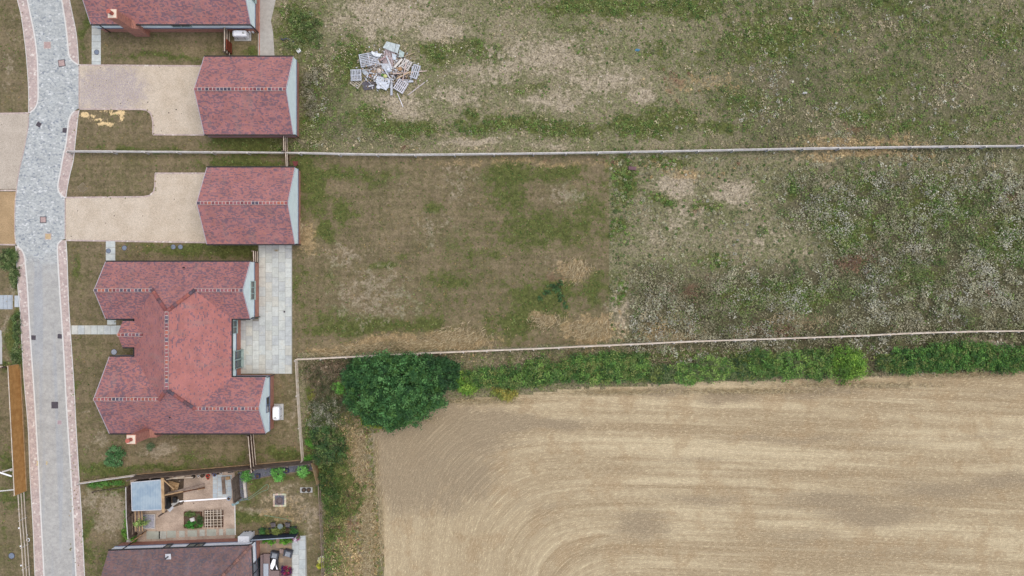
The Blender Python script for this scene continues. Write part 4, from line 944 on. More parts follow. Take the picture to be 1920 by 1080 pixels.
# short tufts in the mown grass
def lawn_mask(x, y, g, p, s, r, w_, d):
    ok = (w_ < .5) & ~inside(x, y, FIELD)
    ok &= ~((x > 122) & (x < 415) & (y > 110) & (y < 262) & ~((x < 290) & (y > 203))) & ~((y > 318) & (y < 458) & (x < 570) & ~((x < 292) & (y < 372)))
    ok &= ~((x < 165) & (x > 20)) | ((x > 130) & (y > 455)) | ((x < 45) & (y < 210)) | ((x > 135) & (y > 205) & (y < 365))
    ok &= ~((x > 440) & (x < 552) & (y > 455) & (y < 705)) & ~((x > 240) & (x < 442) & (y > 885)) & ~((x > 480) & (x < 576) & (y > 1000)) & (x > -5)
    ok &= ~((y > 480) & (y < 635) & (x > 130) & (x < 235) & (y > 605) & (y < 632)) & ~((x > 195) & (x < 220) & (y < 500) & (y > 450)) & ~((x > 168) & (x < 192) & (y < 125)) & ~((x > 484) & (x < 522) & (y < 110))
    ok &= ~((x < 55) & (y > 210) & (y < 462))
    return ok * np.clip(.28 + .6 * g - .3 * p, .05, 1)
weeds('lawn_tufts', (0, 1146, -10, 1100), 9, lambda x, y, g, d: .05 + .05 * g, 'v', per=6, leafsz=.11, mask=lawn_mask, pv=.1)

def wisps(name, lst, n_per, L=.55):
    P = []; AZ = []; Cc = []
    for cx, cy, rx, ry, ang, spread in lst:
        n = int(n_per * rx * ry / 400)
        a = rng.normal(0, .45, n); b = rng.normal(0, .45, n); x = cx + a * rx; y = cy + b * ry
        P.append(np.stack([(x - 960) / PPM, (540 - y) / PPM, rng.uniform(.05, .35, n)], 1))
        AZ.append(np.radians(ang) + rng.normal(0, spread, n) + a * .5)
        Cc.append(pal([(172, 156, 120), (154, 138, 104), (188, 172, 138), (140, 124, 92)], n, k=1.2))
    P = np.concatenate(P); AZ = np.concatenate(AZ); Cc = np.concatenate(Cc)
    V = leaf_quads(P, L, .035, 25, AZ); V[:, :, 2] = np.maximum(V[:, :, 2], .012)
    return tag(quad_mesh(name, V, Cc, M['dry']), kind='stuff')
wisps('long_dry_grass', [(865, 632, 60, 22, 40, .5), (790, 646, 60, 14, 20, .4), (690, 652, 60, 10, 10, .4), (620, 664, 50, 7, 10, .4), (1078, 508, 24, 22, 65, .5), (1105, 618, 50, 22, 50, .6), (1020, 602, 30, 16, 40, .7), (560, 430, 12, 26, 60, .9), (672, 850, 22, 60, 70, .9), (690, 960, 16, 80, 80, .9), (690, 1060, 16, 60, 80, .9), (1250, 635, 60, 14, 60, .6), (1500, 600, 60, 14, 50, .8), (520, 470, 3, 3, 0, .1)], 260)
wisps('straw_windrow', [(1400, 733, 160, 6, 5, .6), (1600, 722, 160, 6, 5, .6), (1150, 735, 120, 6, 5, .6), (900, 752, 90, 6, 15, .7), (770, 785, 50, 8, 35, .7), (706, 880, 5, 70, 85, .5), (715, 990, 5, 80, 85, .5), (1800, 703, 120, 6, 5, .6)], 420, .4)

# fine flowers and stones lying on the rough ground
def specks(name, box, n, cols, size, zf):
    px = rng.uniform(box[0], box[1], n); py = rng.uniform(box[2], box[3], n)
    g = fbm(px, py, .02, 3, 41); k = rng.uniform(0, 1, n) < np.clip((g - .35) * 3, .05, 1); px, py = px[k], py[k]; n = len(px)
    P = np.stack([(px - 960) / PPM, (540 - py) / PPM, zf(n)], 1); V = leaf_quads(P, size, size * .8, 20)
    V[:, :, 2] = np.maximum(V[:, :, 2], .014)
    return tag(quad_mesh(name, V, pal(cols, n, k=1.1), M['leaf']), kind='stuff')
specks('white_flower_heads', (1240, 1980, 0, 262), 140, [(180, 180, 158), (172, 174, 138)], .15, lambda n: rng.uniform(.25, .45, n))
specks('meadow_flower_heads', (1400, 1980, 330, 650), 250, [(190, 190, 168), (190, 192, 146), (176, 178, 158)], .14, lambda n: rng.uniform(.45, .75, n))
specks('loose_stones', (600, 1300, 0, 280), 420, [(214, 206, 192), (190, 180, 166), (150, 140, 130)], .12, lambda n: rng.uniform(.02, .05, n))

def plant(name, lobes, label, cat, cols, leafsz=.16, dens=90, group=None, trunk=True, cl=.32, tilt=60, k=1.25, stretch=.5):
    """lobes: (px, py, rx_px, ry_px, height m) crown domes; many leaf clumps over and inside each dome"""
    bx, by, _ = Wp(lobes[0][0], lobes[0][1]); e = thing(name, (bx, by, 0), label, cat, group)
    Ps, Cs = [], []
    for px, py, rx, ry, h in lobes:
        cx, cy, _ = Wp(px, py, h * .7); rx, ry = rx / PPM, ry / PPM; rz = h * .62; zc = h - rz
        nc = max(6, int(dens * rx * ry * .5 + 4))
        u = rng.uniform(-.15, 1, nc); th = rng.uniform(0, 2 * np.pi, nc); q = np.sqrt(np.clip(1 - u * u, 0, 1)); rr = rng.uniform(.72, 1.03, nc)
        lob = 1 + .13 * np.sin(3 * th + px) + .09 * np.sin(5 * th + py * 2) + .06 * np.sin(9 * th + px * 3)
        rr = rr * lob
        cc = np.stack([cx + rx * q * rr * np.cos(th), cy + ry * q * rr * np.sin(th), zc + rz * u * rr], 1)
        base = pal(cols, nc, var=.28, k=k)
        nl = 26; idx = np.repeat(np.arange(nc), nl); N = len(idx)
        off = rng.normal(0, cl * .5, (N, 3)); off[:, 2] *= .7
        off *= rng.uniform(.6, 1.25, (nc, 1))[idx]; P = cc[idx] + off; P[:, 2] = np.maximum(P[:, 2], .05)
        # tips of a clump carry the young, paler leaves
        tip = np.clip(off[:, 2] / cl + .5, 0, 1)[:, None]
        Ps.append(P); Cs.append(base[idx] * (rng.uniform(.7, 1.2, (N, 1))) * (1 + .25 * tip * 0))
    P = np.concatenate(Ps); Cf = np.concatenate(Cs)
    V = leaf_quads(P, leafsz, leafsz * stretch, tilt)
    quad_mesh('crown', V, Cf, M['leaf'], e)
    mb = MB(); ht = lobes[0][4]; r0 = .05 * ht * .6 + .02
    ax, ay, _ = Wp(lobes[0][0], lobes[0][1], ht * .4)
    mb.cyl((bx, by, 0), (bx, by, ht * .35), r0, r0 * .75, 8)
    for px, py, rx, ry, h in lobes:
        cx, cy, _ = Wp(px, py, h * .7)
        for q in range(3 if ht > 2 else 2):
            a = random.uniform(0, 6.28); d = .6
            mid = (bx * .5 + cx * .5, by * .5 + cy * .5, ht * .5)
            mb.cyl((bx, by, ht * .3), mid, r0 * .55, r0 * .38, 6); mb.cyl(mid, (cx + math.cos(a) * rx / PPM * d, cy + math.sin(a) * ry / PPM * d, h * .82), r0 * .38, r0 * .12, 5)
    mb.build('trunk' if ht > 2 else 'stem', M['bark'], e)
    return e
DG = [(64, 104, 58), (50, 86, 46), (78, 122, 68), (92, 134, 76), (46, 78, 44), (72, 106, 50)]
HG = [(76, 124, 48), (60, 102, 42), (96, 142, 58), (52, 88, 40)]
YG = [(150, 176, 58), (126, 158, 52), (168, 186, 66), (108, 146, 50)]
plant('tree', [(742, 728, 66, 58, 5.6), (698, 722, 52, 50, 4.6), (684, 752, 36, 36, 3.6), (724, 764, 46, 36, 4.0), (765, 755, 44, 38, 4.2), (790, 725, 46, 46, 4.6), (737, 785, 24, 22, 2.8), (735, 690, 50, 24, 4.0), (668, 705, 22, 26, 3.2)], 'largest round dark green tree at the corner of the stubble field', 'tree', DG, .2, 120, cl=.36)
plant('tree', [(828, 704, 32, 28, 3.6), (806, 690, 26, 20, 3.4), (842, 696, 18, 18, 2.6), (812, 728, 18, 16, 2.6)], 'smaller dark green tree joined to the east side of the big round tree', 'tree', [(50, 84, 46), (40, 68, 40), (62, 96, 52)], .22, 80, cl=.36)
plant('tree', [(610, 836, 24, 22, 2.6), (598, 816, 18, 16, 2.0), (626, 852, 20, 16, 2.1), (618, 812, 16, 14, 1.7), (602, 860, 16, 16, 1.8), (634, 828, 12, 14, 1.5)], 'dark leafy sapling beside the corner of the bottom garden', 'tree', [(66, 94, 54), (52, 76, 44), (82, 110, 58), (100, 118, 66), (104, 104, 70)], .18, 90, cl=.3)
G = 'shrubs growing along the hedge line'
plant('shrub', [(702, 789, 26, 14, 1.2), (688, 782, 14, 10, 1.0)], 'yellow flowering shrub at the foot of the largest round tree', 'shrub', [(160, 164, 60), (138, 152, 58), (112, 138, 58)], .14, 140, G, cl=.2)
plant('shrub', [(632, 727, 11, 14, 1.2)], 'small bright lime shrub just west of the largest tree', 'shrub', [(98, 150, 62), (82, 132, 54), (112, 164, 74)], .13, 170, G, cl=.18)
plant('shrub', [(583, 738, 10, 12, .8)], 'tiny yellow shrub beside the short three-rail fence', 'shrub', [(160, 154, 70), (140, 142, 66), (112, 120, 60)], .11, 170, G, cl=.16)
plant('shrub', [(588, 832, 13, 8, 1.0), (580, 828, 8, 6, .8)], 'bright green sprawling shrub at the foot of the dark sapling', 'shrub', [(104, 158, 62), (86, 138, 54)], .14, 200, G, cl=.2)
plant('shrub', [(582, 862, 12, 6, .9)], 'low bright green shrub overhanging the garden corner fence', 'shrub', [(96, 150, 60), (80, 128, 52)], .14, 200, G, cl=.2)
plant('shrub', [(600, 790, 22, 26, 1.2), (620, 770, 18, 22, 1.1), (596, 762, 16, 18, 1.0)], 'grey bush with white seed heads between three-rail fence and tree', 'shrub', [(140, 140, 118), (160, 158, 140), (96, 102, 72), (74, 82, 54), (84, 100, 58)], .13, 130, G, cl=.3)
plant('shrub', [(622, 692, 34, 16, .9), (600, 705, 22, 18, .9), (644, 704, 12, 18, .9)], 'brown withered bramble west of the largest tree by the rail fence', 'shrub', [(128, 110, 88), (104, 92, 74), (150, 134, 112), (92, 94, 66)], .13, 130, G, cl=.28)
plant('shrub', [(614, 900, 20, 30, 1.2), (622, 940, 16, 26, 1.0)], 'dark tangled bush just outside the pale garden corner panel', 'shrub', [(84, 110, 52), (70, 92, 46), (108, 122, 66), (56, 78, 42)], .15, 90, G, cl=.3)
plant('shrub', [(590, 700, 20, 16, .9), (614, 712, 16, 14, .9), (650, 680, 16, 10, .8), (596, 724, 14, 12, .8)], 'brown and green bramble in the corner of the two rail fences', 'shrub', [(112, 104, 78), (92, 96, 62), (134, 120, 98), (80, 86, 54)], .13, 110, G, cl=.28)
plant('shrub', [(606, 740, 18, 22, 1.1), (622, 722, 14, 16, 1.0), (640, 760, 12, 18, .9)], 'dark green brown scrub west of the largest tree', 'shrub', [(84, 88, 58), (104, 100, 76), (70, 84, 50), (126, 114, 92)], .13, 110, G, cl=.28)
plant('shrub', [(655, 930, 26, 40, .9), (640, 880, 22, 36, .9), (625, 980, 20, 40, .8)], 'straggling green bush on the verge between garden and stubble', 'shrub', [(102, 118, 58), (128, 130, 76), (84, 102, 48)], .14, 60, G, cl=.3)
HB = [(872, 718, 22, 18, 1.3, 'y', 'yellow-green hedge bush right beside the smaller dark tree'), (905, 708, 34, 18, 1.5, 'g', 'first green hedge bush east of the two trees'), (948, 738, 20, 9, .8, 'o', 'small yellow flowering bush at the stubble edge'), (960, 706, 40, 20, 1.6, 'g', 'green hedge bush above the small yellow flowering bush'), (1020, 700, 42, 22, 1.7, 'g', 'broad green hedge bush left of the middle of the hedge'),
      (1085, 694, 44, 24, 1.8, 'g', 'broad green hedge bush below the far end of the mown lawn'), (1150, 688, 42, 26, 1.9, 'g', 'largest rounded green hedge bush below the lawn corner'), (1192, 690, 26, 24, 1.7, 'g', 'green hedge bush just before the thin part of the hedge'),
      (1235, 702, 32, 14, 1.1, 'd', 'thin dark bramble bush in the gap of the hedge'), (1288, 700, 34, 17, 1.2, 'm', 'grey green bush in the thin part of the hedge'), (1340, 692, 34, 22, 1.4, 'm', 'mottled green bush near the middle of the hedge'), (1392, 692, 34, 22, 1.4, 'd', 'dark mottled bush just right of the middle of the hedge'), (1430, 684, 32, 24, 1.6, 'g', 'green bush beside two mottled bushes in the hedge'), (1482, 684, 36, 24, 1.6, 'm', 'olive green bush left of the bright lime bush'), (1532, 684, 32, 26, 1.7, 'g', 'green bush touching the bright lime bush'),
      (1592, 684, 28, 30, 2.0, 'l', 'bright lime green bush standing out from the hedge'), (1668, 680, 22, 15, 1.0, 'd', 'small dark bramble after the gap beside the lime bush'), (1710, 677, 38, 20, 1.5, 'h', 'rich green bush at the start of the right hand hedge'), (1765, 672, 40, 24, 1.7, 'h', 'second rich green bush of the right hand hedge'), (1825, 668, 42, 26, 1.8, 'h', 'third rich green bush of the right hand hedge'), (1885, 672, 40, 24, 1.8, 'h', 'rich green bush at the right edge of the photo'), (1945, 672, 40, 22, 1.7, 'h', 'rich green bush running off the right edge')]
HC_ = {'g': [(84, 118, 56), (66, 98, 46), (102, 132, 62), (56, 82, 42), (116, 124, 70), (92, 112, 62)], 'y': [(100, 136, 52), (80, 116, 46), (122, 148, 62)], 'o': [(136, 132, 62), (110, 120, 58), (150, 142, 72)], 'd': [(70, 98, 52), (56, 76, 46), (96, 108, 70), (112, 124, 64)],
       'm': [(96, 132, 62), (76, 108, 54), (124, 150, 76), (92, 100, 66)], 'l': [(98, 134, 52), (84, 118, 46), (114, 144, 58), (72, 100, 42)], 'h': [(76, 114, 52), (60, 94, 44), (92, 130, 60), (50, 80, 40), (104, 116, 64)]}
for px, py, rx, ry, h, kk, lb in HB:
    rx *= 1.12; ry *= 1.08
    L2 = [(px, py, rx, ry, h)] + [(px + random.uniform(-.6, .6) * rx, py + random.uniform(-.4, .5) * ry, rx * .55, ry * .55, h * random.uniform(.6, .85)) for _ in range(3)]
    plant('hedge_bush', L2, lb, 'bush', HC_[kk], .17, 105, 'bushes making up the field hedge', cl=.34, k=1.6)
plant('thistle_patch', [(1050, 530, 7, 5, .22), (1036, 538, 9, 5, .22), (1052, 556, 6, 9, .2), (1026, 548, 7, 5, .2), (1046, 543, 6, 6, .24), (1014, 560, 4, 4, .18), (1060, 572, 4, 6, .18)], 'dark green weed patch beside the upright dry grass tuft in lawn', 'weeds', [(70, 104, 62), (56, 84, 52), (90, 118, 70)], .1, 160, cl=.14)
plant('shrub', [(212, 850, 12, 14, .9), (218, 868, 10, 8, .7), (226, 852, 8, 6, .6), (204, 866, 8, 8, .6)], 'young green shrub on the front lawn south of the large house', 'shrub', [(84, 128, 76), (68, 108, 62), (108, 146, 96)], .13, 220, 'garden shrubs', cl=.17)
plant('shrub', [(282, 838, 7, 7, .6)], 'tiny green shrub beside the bare patch south of the house', 'shrub', [(92, 116, 78), (110, 128, 92)], .1, 220, 'garden shrubs', cl=.14)
for px, py, rx, lb in ((461, 893, 10, 'leftmost of three bright green shrubs in the slate bed'), (521, 889, 12, 'middle of three bright green shrubs in the slate bed'), (567, 884, 10, 'rightmost of three bright green shrubs in the slate bed')):
    plant('shrub', [(px, py, rx, rx, 1.0)], lb, 'shrub', [(112, 176, 84), (92, 150, 70), (132, 192, 104)], .16, 200, 'shrubs in the slate bed', cl=.2, stretch=.35)
for px, py, rx, ry, lb in ((506, 1016, 14, 5, 'left low green plant below the dark planter'), (536, 1015, 12, 5, 'right low green plant below the dark planter'), (376, 907, 0, 0, '')):
    if rx: plant('border_plant', [(px, py, rx, ry, .5)], lb, 'plant', [(104, 158, 54), (84, 136, 46)], .12, 260, 'patio border plants', cl=.14)
plant('flowering_plant', [(554, 1009, 6, 6, .8)], 'pink and white flowering plant at the end of the dark planter', 'plant', [(196, 120, 156), (214, 200, 214), (140, 70, 96), (108, 120, 80)], .1, 500, cl=.14)
plant('flowering_plant', [(535, 1072, 9, 9, .8)], 'purple and crimson flowering pot plant on the bottom patio', 'plant', [(98, 46, 96), (150, 42, 78), (66, 40, 86), (110, 96, 60)], .12, 400, cl=.16)
plant('flowering_plant', [(601, 1050, 4, 4, .9)], 'white rose by the wire fence at the bottom right of the garden', 'plant', [(226, 222, 196), (190, 190, 120)], .12, 800, cl=.12)
plant('flowering_plant', [(600, 1061, 4.5, 5, .8)], 'yellow flowering plant by the wire fence below the white rose', 'plant', [(184, 184, 56), (140, 150, 60)], .12, 800, cl=.12)
plant('bush', [(262, 981, 10, 6, 2.1)], 'small leafy tree overhanging the dark lattice beside the pebble tray', 'bush', [(118, 148, 74), (96, 124, 60), (150, 170, 96)], .13, 260, cl=.2)
for px, py, rx, ry, lb in ((10, 486, 12, 20, 'overgrown green weeds at the left edge below the ochre drive'), (26, 500, 9, 34, 'tall green weeds beside the lane margin above the slab path'), (31, 610, 7, 30, 'narrow strip of green weeds below the slab path'), (30, 665, 9, 22, 'green weeds just above the tall orange-brown fence')):
    plant('weed_clump', [(px, py, rx, ry, .45), (px, py + ry * .6, rx * .8, ry * .5, .4)], lb, 'weeds', [(96, 118, 66), (78, 100, 54), (122, 134, 88), (66, 84, 48)], .13, 150, 'weed clumps along the left margin', cl=.2)
plant('weed_clump', [(560, 40, 22, 22, .5), (556, 80, 18, 16, .5), (590, 60, 18, 26, .5)], 'green weed clump beside the concrete path at the top', 'weeds', [(102, 124, 66), (122, 128, 86), (78, 98, 52)], .13, 80, 'weed clumps along the left margin', cl=.24)
plant('weed_clump', [(575, 160, 12, 22, .6), (582, 200, 12, 24, .6), (592, 140, 12, 16, .5)], 'grey green weeds against the east wall of the upper garage', 'weeds', [(128, 122, 98), (94, 92, 68), (152, 146, 124)], .13, 110, None, cl=.24)
plant('weed_clump', [(250, 1010, 8, 5, .5), (238, 1000, 10, 10, .5), (240, 975, 7, 22, .5)], 'bright green weeds outside the dark lattice of the bottom garden', 'weeds', [(112, 156, 62), (94, 136, 54)], .12, 260, None, cl=.16)
plant('weed_clump', [(210, 906, 22, 4, .4), (180, 910, 14, 4, .4)], 'green weeds between the low grey fence and the timber edging', 'weeds', [(92, 140, 64), (76, 118, 54)], .12, 260, None, cl=.16)
# ---------------------------------------------------------------- small things
def cover(px, py, r, label, mat, square=False, ang=0, frame=None, rim=True):
    x, y, _ = Wp(px, py); e = thing('manhole_cover', (x, y, .03), label, 'manhole cover', 'access covers')
    s = r / PPM
    a = MB(); b = MB()
    if square:
        a.obb(x, y, .0, 2 * s, 2 * s, .042, ang); b.obb(x, y, .0, 2 * s - .12, 2 * s - .12, .05, ang)
        ca, sa = math.cos(R(ang)), math.sin(R(ang))
        for i in range(-2, 3):
            t = i * s * .34; b.obb(x - sa * t, y + ca * t, .05, 2 * s - .2, .035, .006, ang)
    else:
        a.ring(x, y, .0, .042, s * .88, s, 24); b.disc(x, y, 0, .045, s * .86, 24)
        b.ring(x, y, .045, .05, s * .4, s * .5, 20)
    a.build('frame', frame or M['darkiron'], e); b.build('lid', mat, e)
pk = plain('pink_infill', C(186, 162, 156), .9, .2, 8); tn = plain('tan_infill', C(200, 176, 138), .9, .15, 8); dk = M['darkiron']
BG = plain('blue_grey_lid', C(122, 134, 150), .6, .2, 8)
cover(89, 85, 6.5, 'pinkish square cover in the lane nearest the top', pk, True, 0, M['margin'])
cover(116, 118.5, 6.5, 'pink square cover in a dark frame where the lane bends', pk, True, 8)
cover(73, 233.5, 4.2, 'small dark square drain turned at an angle in the lane', dk, True, -30)
cover(122, 244.5, 4.4, 'small dark square drain against the right kerb', dk, True, -3)
cover(81.3, 412, 6, 'pale square cover with dark frame in the lane', pk, True, 0)
cover(90.5, 443.5, 6, 'tan square cover in the lane below the framed one', tn, True, 0, M['margin'])
cover(63, 633, 4.2, 'small dark drain at the left kerb of the lower lane', dk, True, -3)
cover(112.5, 630.5, 4.2, 'small dark drain at the right kerb of the lower lane', dk, True, -3)
cover(103, 759.5, 6.2, 'dark brown square cover in the middle of the lower lane', dk, True, 0)
cover(112, 792, 5, 'faded pinkish square cover lowest in the lane', plain('faded_pink', C(178, 158, 160), .9, .15), True, 0, M['concrete'])
cover(181.5, 98, 5, 'round blue grey cover on the slab path by the top house', BG)
cover(203.5, 470.5, 4.8, 'round blue grey cover on the short slab path', BG)
cover(233.5, 465, 5, 'round cover in grass right of the short slab path', BG)
cover(325, 463, 4.8, 'left one of two round covers side by side in the grass', BG)
cover(338.5, 463, 4.8, 'right one of two round covers side by side in the grass', BG)
cover(214, 660, 5.8, 'pale round cover in the lawn west of the large house', plain('pale_lid', C(160, 166, 174), .6, .15))
cover(22, 1042, 6, 'blue grey round cover in the grass at the bottom left', BG)
cover(533.5, 584.5, 1.6, 'tiny dark square drain in the stone patio', dk, True)
mb = MB(); x, y, _ = Wp(155, 352)
mb.obb(x, y, .0, .75, .75, .035, 40); mb.obb(x, y, .035, .6, .6, .012, 40, 1); o = mb.build('ground_plate', [plain('mossy_frame', C(140, 128, 106), 1, .2), plain('mossy_lid', C(124, 112, 88), 1, .2)]); tag(o, 'diamond-set square plate sunk in the lawn between the two drives', 'cover')
def paint_mark(px, py, strokes, label):
    mb = MB()
    for x0, y0, x1, y1 in strokes:
        a, b = Wp(px + x0, py + y0), Wp(px + x1, py + y1); mb.beam((a[0], a[1], .053), (b[0], b[1], .053), .09, .008)
    tag(mb.build('paint_mark', plain('yellow_spray_paint', C(226, 206, 160), .9, .2, 10)), label, 'paint mark', 'yellow spray marks')
paint_mark(71, 868, [(0, -4, 0, 5), (-3, 3.5, 0, 3.5), (-2, -3, 0, -3)], 'yellow spray mark across the left kerb of the lower lane')
paint_mark(88, 868, [(-1, -3, 1.5, -1), (1.5, -1, -1, 1.5), (-1, 1.5, 1, 3)], 'yellow spray mark in the lane beside the left kerb')
# oil tanks
def tank(px, py, lx, ly, ht, label, a=0):
    x, y, _ = Wp(px, py, ht * .6); e = thing('oil_tank', (x, y, 0), label, 'tank', 'white tanks by house walls')
    mb = MB(); n = 28; prof = [(.0, .86), (.12, .96), (.8, 1.0), (.93, .9), (1.0, .68)]
    rings = []
    for t, k in prof:
        rr = []
        for i in range(n):
            th = 2 * math.pi * i / n; c_, s_ = math.cos(th), math.sin(th); q = .38
            rr.append((x + lx / 2 * k * math.copysign(abs(c_) ** q, c_), y + ly / 2 * k * math.copysign(abs(s_) ** q, s_), .12 + t * ht))
        rings.append(rr)
    for A_, B_ in zip(rings[:-1], rings[1:]):
        for i in range(n): j = (i + 1) % n; mb.face([A_[i], A_[j], B_[j], B_[i]])
    mb.face(rings[-1]); mb.face(rings[0][::-1]); mb.build('body', M['white'], e)
    p = MB(); p.box(x - lx / 2 - .1, x + lx / 2 + .1, y - ly / 2 - .1, y + ly / 2 + .1, 0, .12); p.build('base', M['concrete'], e)
    c = MB(); c.cyl((x + (lx * .3 if lx > ly else 0), y - (ly * .3 if ly > lx else 0), ht + .1), (x + (lx * .3 if lx > ly else 0), y - (ly * .3 if ly > lx else 0), ht + .2), .1, .1, 10); c.build('filler_cap', M['concrete'], e)
    b = MB(); 
    for k in (-.25, .25):
        if lx > ly: b.box(x + lx * k - .03, x + lx * k + .03, y - ly / 2 - .012, y + ly / 2 + .012, .3, .3 + ht * .5)
        else: b.box(x - lx / 2 - .012, x + lx / 2 + .012, y + ly * k - .03, y + ly * k + .03, .3, .3 + ht * .5)
    b.build('strap', M['concrete'], e)
tank(451.5, 65, 1.35, .62, 1.2, 'white rounded tank by the south wall of the top house')
tank(519.5, 774, .68, 1.3, 1.2, 'white rounded tank by the east gable of the large house')
for px, py, lb in ((466.5, 58, 'left white gas bottle by the top house wall'), (472.5, 58, 'right white gas bottle by the top house wall')):
    x, y, _ = Wp(px, py, .5); mb = MB(); mb.cyl((x, y, 0), (x, y, .35), .1, .1, 10); mb.cyl((x, y, .35), (x, y, .45), .1, .04, 10); tag(mb.build('gas_bottle', M['white']), lb, 'gas bottle', 'white bottles by the wall')
# mini debris in north weeds
x, y, _ = Wp(561, 96); mb = MB(); mb.obb(x, y, 0, .35, .3, .3, 35); mb.obb(x, y, .3, .26, .22, .02, 35, 1); tag(mb.build('bucket', [M['white'], M['concrete']]), 'small white bucket in weeds beside the concrete path', 'bucket')
pts = [Wp(px, py, .15) for px, py in ((527, 72), (530, 75), (536, 72), (543, 74), (548, 77), (552, 79))]
tag(MB().tube(pts, .08, 6).build('pipe_scrap', M['slateframe']), 'dark grey length of pipe lying in weeds by the concrete path', 'pipe')
x, y, _ = Wp(1195, 94); mb = MB(); mb.prism([(x - .25, y - .05), (x + .05, y - .14), (x + .28, y + .02), (x + .1, y + .1), (x - .12, y + .12)], 0, .08); mb.prism([(x - .1, y - .05), (x + .12, y - .04), (x + .05, y + .06)], .08, .14); tag(mb.build('plastic_scrap', plain('blue_plastic', C(60, 120, 150), .5)), 'scrap of blue plastic on the bare northern field', 'scrap')
x, y, _ = Wp(1185, 316); mb = MB(); mb.obb(x, y, 0, .7, .32, .28, -4); mb.obb(x, y, .28, .6, .22, .02, -4); tag(mb.build('crate', plain('maroon_box', C(116, 88, 92), .8)), 'small maroon box in weeds beside the mown lawn corner', 'box')
for i, (px, py, lb) in enumerate(((1481, 36, 'round white stone in the upper right weeds'), (1508, 175, 'pale flat scrap in the right hand weeds'), (1600, 400, ''))):
    if not lb: continue
    x, y, _ = Wp(px, py); mb = MB(); mb.obb(x, y, .15, .28 + .1 * i, .16, .1, 20 * i - 20); mb.obb(x + .05, y + .02, .25, .15, .1, .04, 30); tag(mb.build('pale_scrap', M['concrete']), lb, 'scrap')
x, y, _ = Wp(555.5, 308, .6); e = thing('parasol', (x, y, 0), 'small red brown post cap beside the corner of the lower garage', 'post')
e.name = 'capped_post'
MB().cyl((x, y, 0), (x, y, 1.0), .06, .06, 8).build('post', M['redboard'], e)
mb = MB(); mb.prism([(x - .26, y + .24), (x + .28, y + .2), (x + .18, y - .14), (x + .0, y - .28), (x - .14, y - .1)], 1.0, 1.06); mb.build('cap', plain('rust_metal', C(112, 52, 50), .7), e)

# ---------------------------------------------------------------- waste heap
PG = [C(196, 200, 208), C(178, 184, 194), C(208, 208, 208)]
def pallet(px, py, lx, ly, ang, z, label, tiltx=0, nb=7, c=None, split=True):
    x, y, _ = Wp(px, py, z + .1); e = thing('pallet', (x, y, z), label, 'pallet', 'wooden pallets on the waste heap')
    ca, sa = math.cos(R(ang)), math.sin(R(ang)); c = c or PG[0]; tz = math.tan(R(tiltx))
    def P(u, v, h): return (x + u * ca - v * sa, y + u * sa + v * ca, z + h + u * tz)
    mb = MB()
    for i in range(nb):
        v = -ly / 2 + (i + .5) * ly / nb; k = random.uniform(.85, 1.05)
        mb.beam(P(-lx / 2, v, .13), P(lx / 2, v, .13), ly / nb * .55, .02, 0, tuple(q * k for q in c))
    mb.build('deck_boards', M['rough'], e)
    for u in ((-lx / 2 + .05, 0, lx / 2 - .05) if split else (-lx / 2 + .05, lx / 2 - .05)):
        b = MB(); b.beam(P(u, -ly / 2, .07), P(u, ly / 2, .07), .1, .1, 0, tuple(q * .95 for q in c)); b.build('bearer', M['rough'], e)
    m2 = MB(); m2.beam(P(-lx / 2, -ly / 2 + .05, .01), P(lx / 2, -ly / 2 + .05, .01), .1, .02, 0, c); m2.beam(P(-lx / 2, ly / 2 - .05, .01), P(lx / 2, ly / 2 - .05, .01), .1, .02, 0, c); m2.build('base_boards', M['rough'], e)
def hp(zx, zy): return 640 + zx / 6.75, 60 + zy / 6.75       # heap survey grid
def P2(zx, zy): return hp(zx, zy)
a = P2(350, 345); pallet(*a, 1.75, 1.25, 10, .25, 'large grey slatted pallet at the upper left of the heap', nb=8)
a = P2(185, 545); pallet(*a, 1.05, 1.0, 92, .3, 'square light grey pallet at the far left of the heap', nb=7)
a = P2(190, 640); pallet(*a, .95, .85, 145, .05, 'half hidden pallet under the far left square pallet', nb=5, c=C(176, 168, 150))
a = P2(752, 682); pallet(*a, 1.1, 1.05, 58, .25, 'tilted pallet at the lower right of the heap', nb=6, c=C(210, 208, 214))
a = P2(935, 500); pallet(*a, 1.3, .7, 72, .2, 'narrow grey pallet at the right end of the heap', nb=4)
a = P2(600, 330); pallet(*a, 1.5, 1.0, 80, .3, 'pinkish grey pallet near the top of the heap', nb=7, c=C(196, 178, 178))
a = P2(820, 410); pallet(*a, .9, .9, 60, .35, 'small broken pallet among the planks on the heap', nb=5, c=C(202, 196, 190))
def sheetpc(poly, z, label, c, name='board', th=.04):
    Q = [Wp(*P2(*p), z)[:2] for p in poly]; mb = MB(); mb.prism(Q, z, z + th, 0, c)
    mb.prism([(q[0] * .9 + sum(k[0] for k in Q) / len(Q) * .1, q[1] * .9 + sum(k[1] for k in Q) / len(Q) * .1) for q in Q], z - .03, z, 0, tuple(v * .8 for v in c))
    tag(mb.build(name, M['rough']), label, 'board', 'boards on the waste heap')
sheetpc([(575, 120), (690, 150), (670, 258), (525, 200)], .55, 'largest pale green grey board at the top of the heap', C(196, 206, 204))
sheetpc([(695, 150), (745, 165), (712, 270), (675, 258)], .5, 'narrow pale board next to the largest top board', C(192, 202, 202))
sheetpc([(735, 220), (800, 262), (785, 320), (730, 320)], .4, 'pale green corner piece right of the top boards', C(180, 196, 190))
sheetpc([(385, 238), (420, 262), (515, 280), (485, 318), (420, 308), (378, 270)], .55, 'bent white panel lying over the large slatted pallet', C(228, 232, 234))
sheetpc([(255, 475), (385, 470), (330, 575), (275, 525)], .15, 'grey triangular board below the large slatted pallet', C(178, 186, 192))
